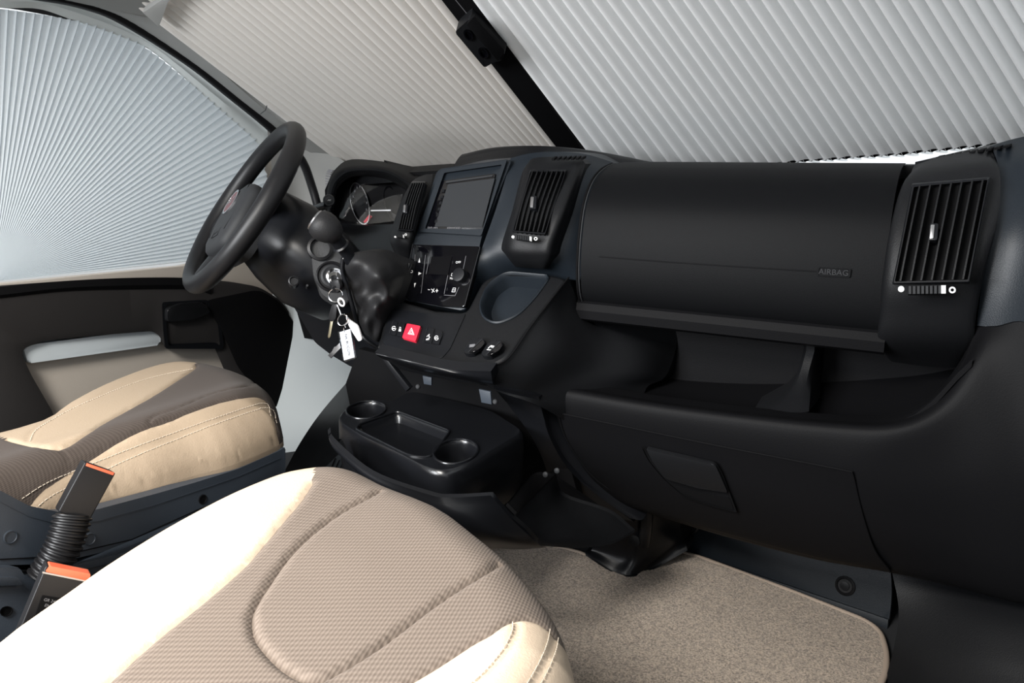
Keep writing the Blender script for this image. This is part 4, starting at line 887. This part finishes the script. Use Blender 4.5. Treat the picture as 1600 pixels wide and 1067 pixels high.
for c, r in (((1082, 822), .016), ((1321, 915), .0185)):
    cc = KA.at(*c, 0); f_ = B().lathe(cc, KA.n, [(r, -.002), (r, .003), (r*.8, .005), (r*.7, .003)], 28).obj('fastener', 'rubber', KP)
    B().lathe(cc, KA.n, [(r*.45, .002), (r*.45, .006), (r*.2, .0065)], 20).obj('fastener_pin', 'satin', f_)
# side moulding right of the mat
SM = thing('step_side_lining', 'dark plastic side lining rising right of the carpet mat', 'trim panel', V((.88, -.1, 0)))
b = B(); patch(b, gridY([
 [(1392, 885, .12), (1450, 900, .11), (1530, 918, .09), (1640, 940, .05)],
 [(1404, 950, .08), (1460, 955, .06), (1540, 965, .03), (1650, 980, .0)],
 [(1398, 1005, .045), (1455, 1010, .02), (1545, 1025, -.02), (1650, 1040, -.05)],
 [(1384, 1060, .018), (1440, 1075, -.02), (1540, 1090, -.06), (1650, 1110, -.10)],
 [(1362, 1140, -.06), (1430, 1160, -.10), (1540, 1180, -.15), (1660, 1200, -.2)]]), 6, 5, V((.02, .05, 0))); b.obj('lining', 'black', SM)
# ============================================================ carpet mat
mz = .012
mo = [(760, 840), (840, 846), (905, 862), (925, 870), (985, 898), (1003, 892), (1040, 866), (1058, 861), (1090, 868), (1230, 920), (1352, 968), (1376, 985), (1386, 1020), (1384, 1050), (1365, 1090), (1340, 1180), (860, 1300), (700, 1100)]
mo2 = rnd(mo, [5, 5, 5, 5, 26, 12, 14, 14, 20, 5, 20, 20, 20, 20, 20, 20, 20, 20], 5)
MAT = thing('carpet_mat', 'beige-brown pile carpet mat with bound edge in the passenger footwell', 'mat', V((.45, -.2, 0)))
mm, N_, L_, bb = nm('mat_pile'); bb.inputs['Roughness'].default_value = 1; bb.inputs['Specular IOR Level'].default_value = .1; bb.inputs['Sheen Weight'].default_value = .4
g_ = N_.new('ShaderNodeNewGeometry'); nz_ = N_.new('ShaderNodeTexNoise'); nz_.inputs['Scale'].default_value = 300; nz_.inputs['Detail'].default_value = 6; nz_.inputs['Roughness'].default_value = .8
L_.new(g_.outputs['Position'], nz_.inputs['Vector']); rp = N_.new('ShaderNodeValToRGB'); rp.color_ramp.elements[0].position = .40; rp.color_ramp.elements[0].color = (.10, .07, .048, 1); rp.color_ramp.elements[1].position = .60; rp.color_ramp.elements[1].color = (.62, .49, .37, 1)
L_.new(nz_.outputs['Fac'], rp.inputs[0]); L_.new(rp.outputs[0], bb.inputs['Base Color']); bp_ = N_.new('ShaderNodeBump'); bp_.inputs['Strength'].default_value = 1; bp_.inputs['Distance'].default_value = .003
L_.new(nz_.outputs['Fac'], bp_.inputs['Height']); L_.new(bp_.outputs['Normal'], bb.inputs['Normal']); M['mat'] = mm
MF = Frame((0, 0, mz), (0, 0, 1)); P3 = pf(MF, mo2); 
o2 = [(p.x, p.y) for p in P3]; xs_ = [p[0] for p in o2]; ys_ = [p[1] for p in o2]
pts = [V(p) for p in o2]; ed = [(i, (i+1) % len(pts)) for i in range(len(pts))]
x = min(xs_)
while x < max(xs_):
    y = min(ys_)
    while y < max(ys_):
        q = V((x+random.uniform(-.002, .002), y+random.uniform(-.002, .002)))
        if inside(q, o2): pts.append(q)
        y += .011
    x += .011
r = geometry.delaunay_2d_cdt(pts, ed, [], 0, 1e-6); vs = [V((v.x, v.y, mz+.0015*noise.noise(V((v.x*60, v.y*60, 0))))) for v in r[0]]
keep = [f for f in r[2] if inside(sum([r[0][i] for i in f], V((0, 0)))/3, o2)]
b = B(); b.add(vs, keep); b.loft([[V((p[0], p[1], mz)) for p in o2], [V((p[0], p[1], .001)) for p in o2]], True, (False, False)); b.obj('pile', mm, MAT, smooth=80)
cM = sum(P3, V())/len(P3); path = resamp(P3, 700); b = B(); rings = []
for i, p in enumerate(path):
    t = (path[(i+1) % 700]-path[i-1]).normalized(); nrm = V((t.y, -t.x, 0)); rr = .0048*(1+.09*math.sin(i*math.pi)) if 0 else .0048+(.0004 if i % 2 else 0)
    rings.append([p+V((0, 0, -.003))+nrm*rr*math.cos(a_)*1.15+V((0, 0, 1))*rr*math.sin(a_)*1.15 for a_ in [2*math.pi*k/8 for k in range(8)]])
rings.append(rings[0]); b.loft(rings, True, (False, False)); b.obj('binding', mat('mat_binding', (.36, .29, .235), .8, grain=.6, gscale=900), MAT, smooth=60)
# ============================================================ seats
def seg_d(p, a, b_):
    ab = b_-a; t = max(0, min(1, (p-a).dot(ab)/max(1e-12, ab.length_squared))); return (p-(a+ab*t)).length
def pdist(p, poly, closed=True):
    n = len(poly); return min(seg_d(p, poly[i], poly[(i+1) % n]) for i in range(n if closed else n-1))
def make_seat(root, outline, ztop, R, dip, seams, regions, step, zbot, bmp):
    """outline: plan polygon (2D). seams: pixel polylines dropped on the cushion top. regions: (name, material, polygon or None)"""
    outl = [V(p) for p in resamp(cr([V((*p, 0)) for p in outline], 3, True), 300)]; outl = [p.to_2d() for p in outl]
    cen = sum(outl, V((0, 0)))/len(outl)
    def zf(p):
        d = pdist(p, outl); 
        if not inside(p, outl): d = 0
        rr = R(p); u = max(0, 1-d/rr); drop = rr*(1-math.sqrt(max(0, 1-u*u)))
        return ztop-drop*.9+bmp(p)
    def unpix(q):
        a_ = PZ(q[0], q[1], ztop+.03); e_ = PZ(q[0], q[1], ztop-.10); N0 = 40; prev = a_
        for i in range(1, N0+1):
            P_ = a_.lerp(e_, i/N0)
            if inside(P_.to_2d(), outl) and P_.z <= zf(P_.to_2d()):
                lo, hi = prev, P_
                for _ in range(9):
                    md = (lo+hi)/2
                    if inside(md.to_2d(), outl) and md.z <= zf(md.to_2d()): hi = md
                    else: lo = md
                return hi.to_2d()
            prev = P_
        return PZ(q[0], q[1], ztop-.06).to_2d()
    def flat(q): return PZ(q[0], q[1], ztop-.03).to_2d()
    SE = [([unpix(q) for q in cr([V(p) for p in s], 4)], g, c, m_) for s, g, c, m_ in seams]
    pts = list(outl); ed = [(i, (i+1) % len(outl)) for i in range(len(outl))]
    for pl, g, c, m_ in SE:
        pl2 = [pl[0]]
        for q in pl[1:]:
            if (q-pl2[-1]).length > .004: pl2.append(q)
        pl[:] = pl2; n0 = len(pts); pts += pl2; ed += [(n0+i, n0+i+1) for i in range(len(pl2)-1)]
        if c: ed.append((n0+len(pl2)-1, n0))
        for i in range(len(pl2)-1):
            t = (pl2[i+1]-pl2[i]).normalized(); nn = V((-t.y, t.x)); mdp = (pl2[i]+pl2[i+1])/2
            for dd in (.003, -.003, .0075, -.0075): pts.append(mdp+nn*dd)
    xs_ = [p.x for p in outl]; ys_ = [p.y for p in outl]; y = min(ys_); rw = 0
    while y < max(ys_):
        x = min(xs_)+(step/2 if rw % 2 else 0)
        while x < max(xs_):
            q = V((x, y))
            if inside(q, outl): pts.append(q)
            x += step
        y += step*.87; rw += 1
    for s in (.0015, .004, .007, .011, .016, .022, .03):
        for i, p in enumerate(outl):
            t = (outl[(i+1) % len(outl)]-outl[i-1]).normalized(); nn = V((-t.y, t.x)); q = p+nn*s
            if not inside(q, outl): q = p-nn*s
            if inside(q, outl): pts.append(q)
    r = geometry.delaunay_2d_cdt(pts, ed, [], 0, 5e-4)
    co = []
    for v in r[0]:
        z = zf(v)
        for pl, g, c, m_ in SE:
            if g <= 0: continue
            if abs(v.x-pl[0].x) > .8: continue
            d = pdist(v, pl, c)
            if d < .016: z -= g*math.exp(-(d/.0032)**2)
        co.append(V((v.x, v.y, z)))
    # sort faces into regions, test each centroid against region polygons made of projected pixels
    polys = [(nm_, m_, (SE[rp_[0]][0]+[flat(q) for q in rp_[1]]) if rp_ else None) for nm_, m_, rp_ in regions]
    fac = [[] for _ in regions]
    for f in r[2]:
        c_ = sum([r[0][i] for i in f], V((0, 0)))/len(f)
        if not inside(c_, outl): continue
        for k_, (nm_, m_, pg) in enumerate(polys):
            if pg is None or inside(c_, pg): fac[k_].append(f); break
    for k_, (nm_, m_, pg) in enumerate(polys):
        if not fac[k_]: continue
        used = sorted({i for f in fac[k_] for i in f}); mp = {i: j for j, i in enumerate(used)}
        mesh(nm_, [co[i] for i in used], [[mp[i] for i in f] for f in fac[k_]], m_, root, smooth=70)
    # skirt: split by nearest region
    b = B(); rimz = [V((p.x, p.y, zf(p))) for p in outl]
    b.loft([rimz, [V((cen.x+(p.x-cen.x)*1.0, cen.y+(p.y-cen.y)*1.0, (p.z+zbot)/2)) for p in rimz], [V((cen.x+(p.x-cen.x)*.97, cen.y+(p.y-cen.y)*.97, zbot)) for p in rimz]], True, (False, True))
    return b, SE, zf
# -- passenger seat
PS = thing('passenger_seat', 'nearest seat, taupe cloth cushion with cream leather bolsters', 'car seat', V((.33, -.85, 0)))
zt = .43; zs = zt-.035
sil = [(-60, 1062), (0, 1023), (69, 970), (127, 922), (206, 868), (285, 822), (365, 782), (430, 759), (488, 752), (540, 755), (600, 769), (697, 806), (755, 847), (799, 884), (832, 921), (859, 958), (878, 1000), (892, 1050), (896, 1090)]
ol = [PZ(*p, zs).to_2d() for p in sil]; e0, e1 = ol[0], ol[-1]
cc = V((.33, -.85)); ol = [cc+(p-cc)*1.022 for p in ol]
ol += [V((.60, -.86)), V((.58, -1.0)), V((.1, -1.1)), V((-.02, -.98))]
seL = [(488, 753), (470, 780), (447, 807), (406, 855), (378, 886), (310, 944), (241, 999), (165, 1067), (110, 1115)]
ins = [(593, 766), (535, 797), (488, 831), (451, 867), (421, 909), (400, 942), (393, 966), (400, 997), (432, 1034), (468, 1057), (502, 1059), (562, 1027), (616, 990), (664, 953), (714, 919), (779, 880)]
seR = [(600, 1090), (640, 1066), (684, 1040), (741, 1003), (765, 990), (790, 973), (816, 966), (839, 971), (859, 985), (880, 1008)]
stR = [(700, 1100), (752, 1062), (790, 1020), (806, 990), (808, 972)]
stR2 = [(828, 1080), (850, 1040), (862, 1010), (866, 990)]
polyL = (0, [(-300, 1200), (-100, 1000), (60, 900), (285, 780), (420, 730), (500, 735)])
polyR = (2, [(940, 1010), (1000, 1100), (950, 1300), (560, 1200)])
insp = (1, [(800, 855), (700, 780), (610, 740)])
# regions are compared in plan, so far-out pixels are dropped on the top plane
def Rp(p): return .075
def bmpP(p): return .010*math.exp(-((p.x-.11)/.05)**2)+.006*math.exp(-((p.x-.53)/.04)**2)+.0008*noise.noise(V((p.x*14, p.y*14, 0)))
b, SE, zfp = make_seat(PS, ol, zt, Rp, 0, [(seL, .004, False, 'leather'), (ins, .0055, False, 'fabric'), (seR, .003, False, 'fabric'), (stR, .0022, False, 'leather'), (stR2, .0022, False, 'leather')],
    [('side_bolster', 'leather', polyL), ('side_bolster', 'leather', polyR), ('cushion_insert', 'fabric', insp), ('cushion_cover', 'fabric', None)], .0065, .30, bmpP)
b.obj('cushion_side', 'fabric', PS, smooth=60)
def stitches(par, SEi, zf, off, m='stitch', gap=.0055, ln=.0034, r=.00055):
    pl = SEi; b = B(); acc = 0
    for i in range(len(pl)-1):
        d = pl[i+1]-pl[i]; L0 = d.length
        if L0 < 1e-6: continue
        t = d/L0; nn = V((-t.y, t.x)); s = -acc
        while s < L0:
            if s >= 0:
                q0 = pl[i]+t*s+nn*off; q1 = q0+t*ln; A, C_ = V((*q0, zf(q0)+.0006)), V((*q1, zf(q1)+.0006)); b.tube([A, C_], r, 5)
            s += gap
        acc = L0-(s-gap) if False else 0
    if b.v: o = b.obj('stitching', m, par, smooth=0); o['kind'] = 'stuff'
stitches(PS, SE[3][0], zfp, .004); stitches(PS, SE[4][0], zfp, .004); stitches(PS, SE[4][0], zfp, -.004)
b = B(); pl_ = [V((.10, -.62, 0)), V((.50, -.62, 0)), V((.55, -1.05, 0)), V((.08, -1.05, 0))]; b.slab([p+V((0, 0, .30)) for p in pl_], V((0, 0, -.30)), .01); b.obj('seat_pedestal', 'shield', PS)
# -- driver seat
DS = thing('driver_seat', 'far seat behind the steering wheel, dark brown cloth cushion with cream leather bolsters coloured darker for weaker light', 'car seat', V((-.42, -.55, 0)))
zt = .435; zs = zt-.03
far_ = [(34, 673), (81, 643), (135, 616), (202, 591), (253, 578), (304, 573), (354, 578), (405, 594), (425, 614), (436, 643)]
near = [(441, 690), (437, 700), (371, 730), (304, 750), (241, 771), (151, 797)]
ol = [PZ(*p, zs).to_2d() for p in far_]; cc = V((-.42, -.5)); ol = [cc+(p-cc)*1.012 for p in ol]; ol += [PZ(*p, .352).to_2d() for p in near]; ol += [V((-.22, -.74)), V((-.22, -.95)), V((-.50, -.98)), V((-.505, -.72))]
fl = [(306, 570), (304, 575), (280, 591), (236, 619), (169, 656), (135, 677), (98, 699), (57, 697), (24, 690), (10, 686)]
fr_ = [(436, 690), (430, 662), (422, 634), (408, 621), (388, 619), (338, 629), (270, 653), (202, 680), (135, 721), (72, 760), (48, 784), (40, 800)]
st1 = [(428, 655), (415, 634), (337, 658), (236, 696), (162, 726), (81, 762), (40, 790)]
st0 = [(300, 576), (250, 586), (202, 600), (135, 627), (85, 652), (52, 672), (42, 690)]
ctr = [(405, 600), (340, 612), (280, 636), (240, 650), (236, 662), (270, 653)]
cf = [(90, 699), (105, 715), (108, 735)]
polyA = (0, [(-120, 660), (0, 640), (150, 570), (250, 545), (310, 550)])
polyB = (1, [(0, 840), (60, 870), (200, 850), (360, 800), (470, 740), (460, 695)])
def Rd(p): return .085
def bmpD(p): return .012*math.exp(-((p.x+.27)/.05)**2)+.006*math.exp(-((p.x+.62)/.05)**2)
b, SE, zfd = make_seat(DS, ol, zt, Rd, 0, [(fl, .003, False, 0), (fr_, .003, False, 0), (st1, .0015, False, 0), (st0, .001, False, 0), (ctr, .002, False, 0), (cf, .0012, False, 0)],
    [('side_bolster', 'leather_dim', polyA), ('side_bolster', 'leather_dim', polyB), ('cushion_cover', 'fabric2', None)], .008, .33, bmpD)
b.obj('cushion_side', 'leather_dim', DS, smooth=60)
stitches(DS, SE[2][0], zfd, .0045); stitches(DS, SE[2][0], zfd, -.0045); stitches(DS, SE[3][0], zfd, .004); 
# slate side shield
SH = Frame((-.165, -.6, .38), (1, .02, .12))
sh_o = rnd([(446, 697), (437, 704), (371, 733), (304, 754), (241, 772), (151, 796), (93, 800), (45, 790), (0, 766), (-60, 750), (-60, 884), (50, 882), (93, 878), (206, 852), (310, 806), (378, 780), (438, 757), (446, 740)], 5)
fslab('side_shield', SH, sh_o, .0, -.03, 'shield', DS, .006, 3)
strokes('shield_ridge', SH, [[(437, 716), (371, 745), (304, 768), (241, 789), (151, 814), (93, 819), (45, 806), (0, 783)]], .0012, .0008, 'shield', DS)
strokes('shield_ridge', SH, [[(0, 874), (93, 869), (206, 843), (310, 796), (378, 770)]], .0015, .0008, 'deep', DS)
for c, dk in (((316.5, 780), 1), ((140, 842), 0), ((16, 839), 2)):
    cc_ = SH.at(*c, 0); r_ = .0075 if dk == 1 else .0085
    B().lathe(cc_, SH.n, [(r_, -.001), (r_, .0012), (r_*.85, .0016), (r_*.8, .0006)], 20).obj('shield_plug', 'deep' if dk == 1 else 'shield', DS)
# lower base between the seats
LB = thing('seat_base_cover', 'slate plastic seat base cover with recessed screws at the lower left', 'trim panel', SH.at(20, 1000, .05))
LBF = Frame((-.13, -.6, .25), (1, .02, .12))
fslab('cover', LBF, rnd([(-60, 886), (30, 886), (40, 902), (96, 900), (130, 884), (300, 812), (445, 762), (445, 900), (200, 1100), (-60, 1100)], 4), 0, -.06, 'shield', LB, .004)
fslab('step', LBF, rnd([(-60, 902), (28, 902), (36, 914), (-60, 916)], 2), .008, 0, 'shield', LB, .002)
fslab('rail_cover', LBF, [(105, 884), (210, 862), (330, 805), (330, 812), (212, 872), (108, 896)], .01, 0, 'shield', LB, .003)
for c in ((10, 955), ): 
    e_ = ell(*c, 10.5, 8, -15, 24); B().loft([pf(LBF, e_, .0), pf(LBF, e_, .002), pf(LBF, [V(c).lerp(p, .85) for p in e_], .002), pf(LBF, [V(c).lerp(p, .7) for p in e_], .0003)], cap=(False, True)).obj('screw_recess', 'deep', LB)
b = B(); b.slab([V((-.64, -.95, .0)), V((-.24, -.95, 0)), V((-.24, -.3, 0)), V((-.64, -.3, 0))], V((0, 0, .33)), 0); b.obj('seat_pedestal', 'deep', DS)
# -- belt buckles
def buckle(label, q, fr, th, lab, stalk):
    t = thing('seat_belt_buckle', label, 'buckle', fr.at(*q[2], 0))
    B().slab(pf(fr, rnd(q, [3, 3, 4, 4], 3), 0), fr.n*-th, .004, 3).obj('housing', 'rubber', t)
    return t
BF = Frame((-.125, -.75, .45), (1, -.35, .15))
bk = buckle('black belt buckle on a ribbed stalk against the driver seat bolster', [(133, 722), (181, 739), (139, 815), (91, 800)], BF, .022, 0, 1)
fslab('release_button', BF, [(136, 723.5), (179, 738.5), (177, 743), (134, 728)], .0008, -.018, 'redbelt', bk, .001)
p0, p1 = BF.at(114, 804, -.012), BF.at(68, 905, -.012); rr_, pp = [], []
for i in range(49):
    t = i/48; pp.append(p0.lerp(p1, t)+V((0, .0, .0))+RT*.006*math.sin(t*math.pi)); rr_.append((.0215-.001*t)+(.0018 if (i//2) % 2 else -.0012))
B().tube(pp, rr_, 18).obj('bellows', 'rubber', bk, smooth=25)
BG = Frame((-.03, -.86, .38), (1, -.45, .15))
bg = buckle('black belt buckle with printed label half hidden behind the nearest seat', [(72, 884), (144, 898), (100, 1010), (24, 1000)], BG, .022, 0, 0)
fslab('release_button', BG, rnd([(78, 884), (142, 897), (138, 908), (71, 893)], 2), .0015, -.016, 'redbelt', bg, .002)
fslab('chrome_lip', BG, [(67, 893), (137, 907.5), (136, 909.5), (66, 895.5)], .0012, -.002, 'dull', bg, 0)
fslab('printed_label', BG, rnd([(66, 930), (110, 937), (100, 975), (54, 963)], 2), .001, 0, 'deep', bg, 0)
for i, (s_, y0) in enumerate((('GR 2482 57', 936), ('EN 24 78', 944), ('TRW 1', 951), ('NODN 8R', 956))):
    ftext('label_text', s_, BG, (66-i*2.4, y0), (104-i*2.4, y0+8), .0013, 'greyprint', bg, 4.5)
# floor pedal block seen past the tray
PD = thing('foot_pedal', 'dark ribbed foot rest on the floor below the cup tray', 'pedal', PY(540, 740, -.05))
PFm = fit(PY(505, 745, -.1), PY(560, 745, -.1), PY(540, 710, .0))
fslab('pad', PFm, rnd([(500, 738), (530, 708), (572, 728), (590, 752), (560, 770), (510, 770)], 4), 0, -.01, 'shield', PD, .002)
strokes('pad_rib', PFm, [[(524+i*6, 716+i*3), (518+i*6, 730+i*3)] for i in range(5)], .003, .001, 'deep', PD)
# driver footwell side and floor hump
b = B(); patch(b, gridY([[(553, 585, .42), (590, 600, .3), (640, 620, .2)], [(505, 640, .2), (560, 660, .1), (640, 700, .0)], [(470, 690, .05), (520, 720, .0), (600, 760, -.05)], [(440, 745, -.05), (500, 790, -.1), (600, 820, -.1)]]), 5, 5, V((0, .02, -.01))); struct(b.obj('trim_10', 'satin'))
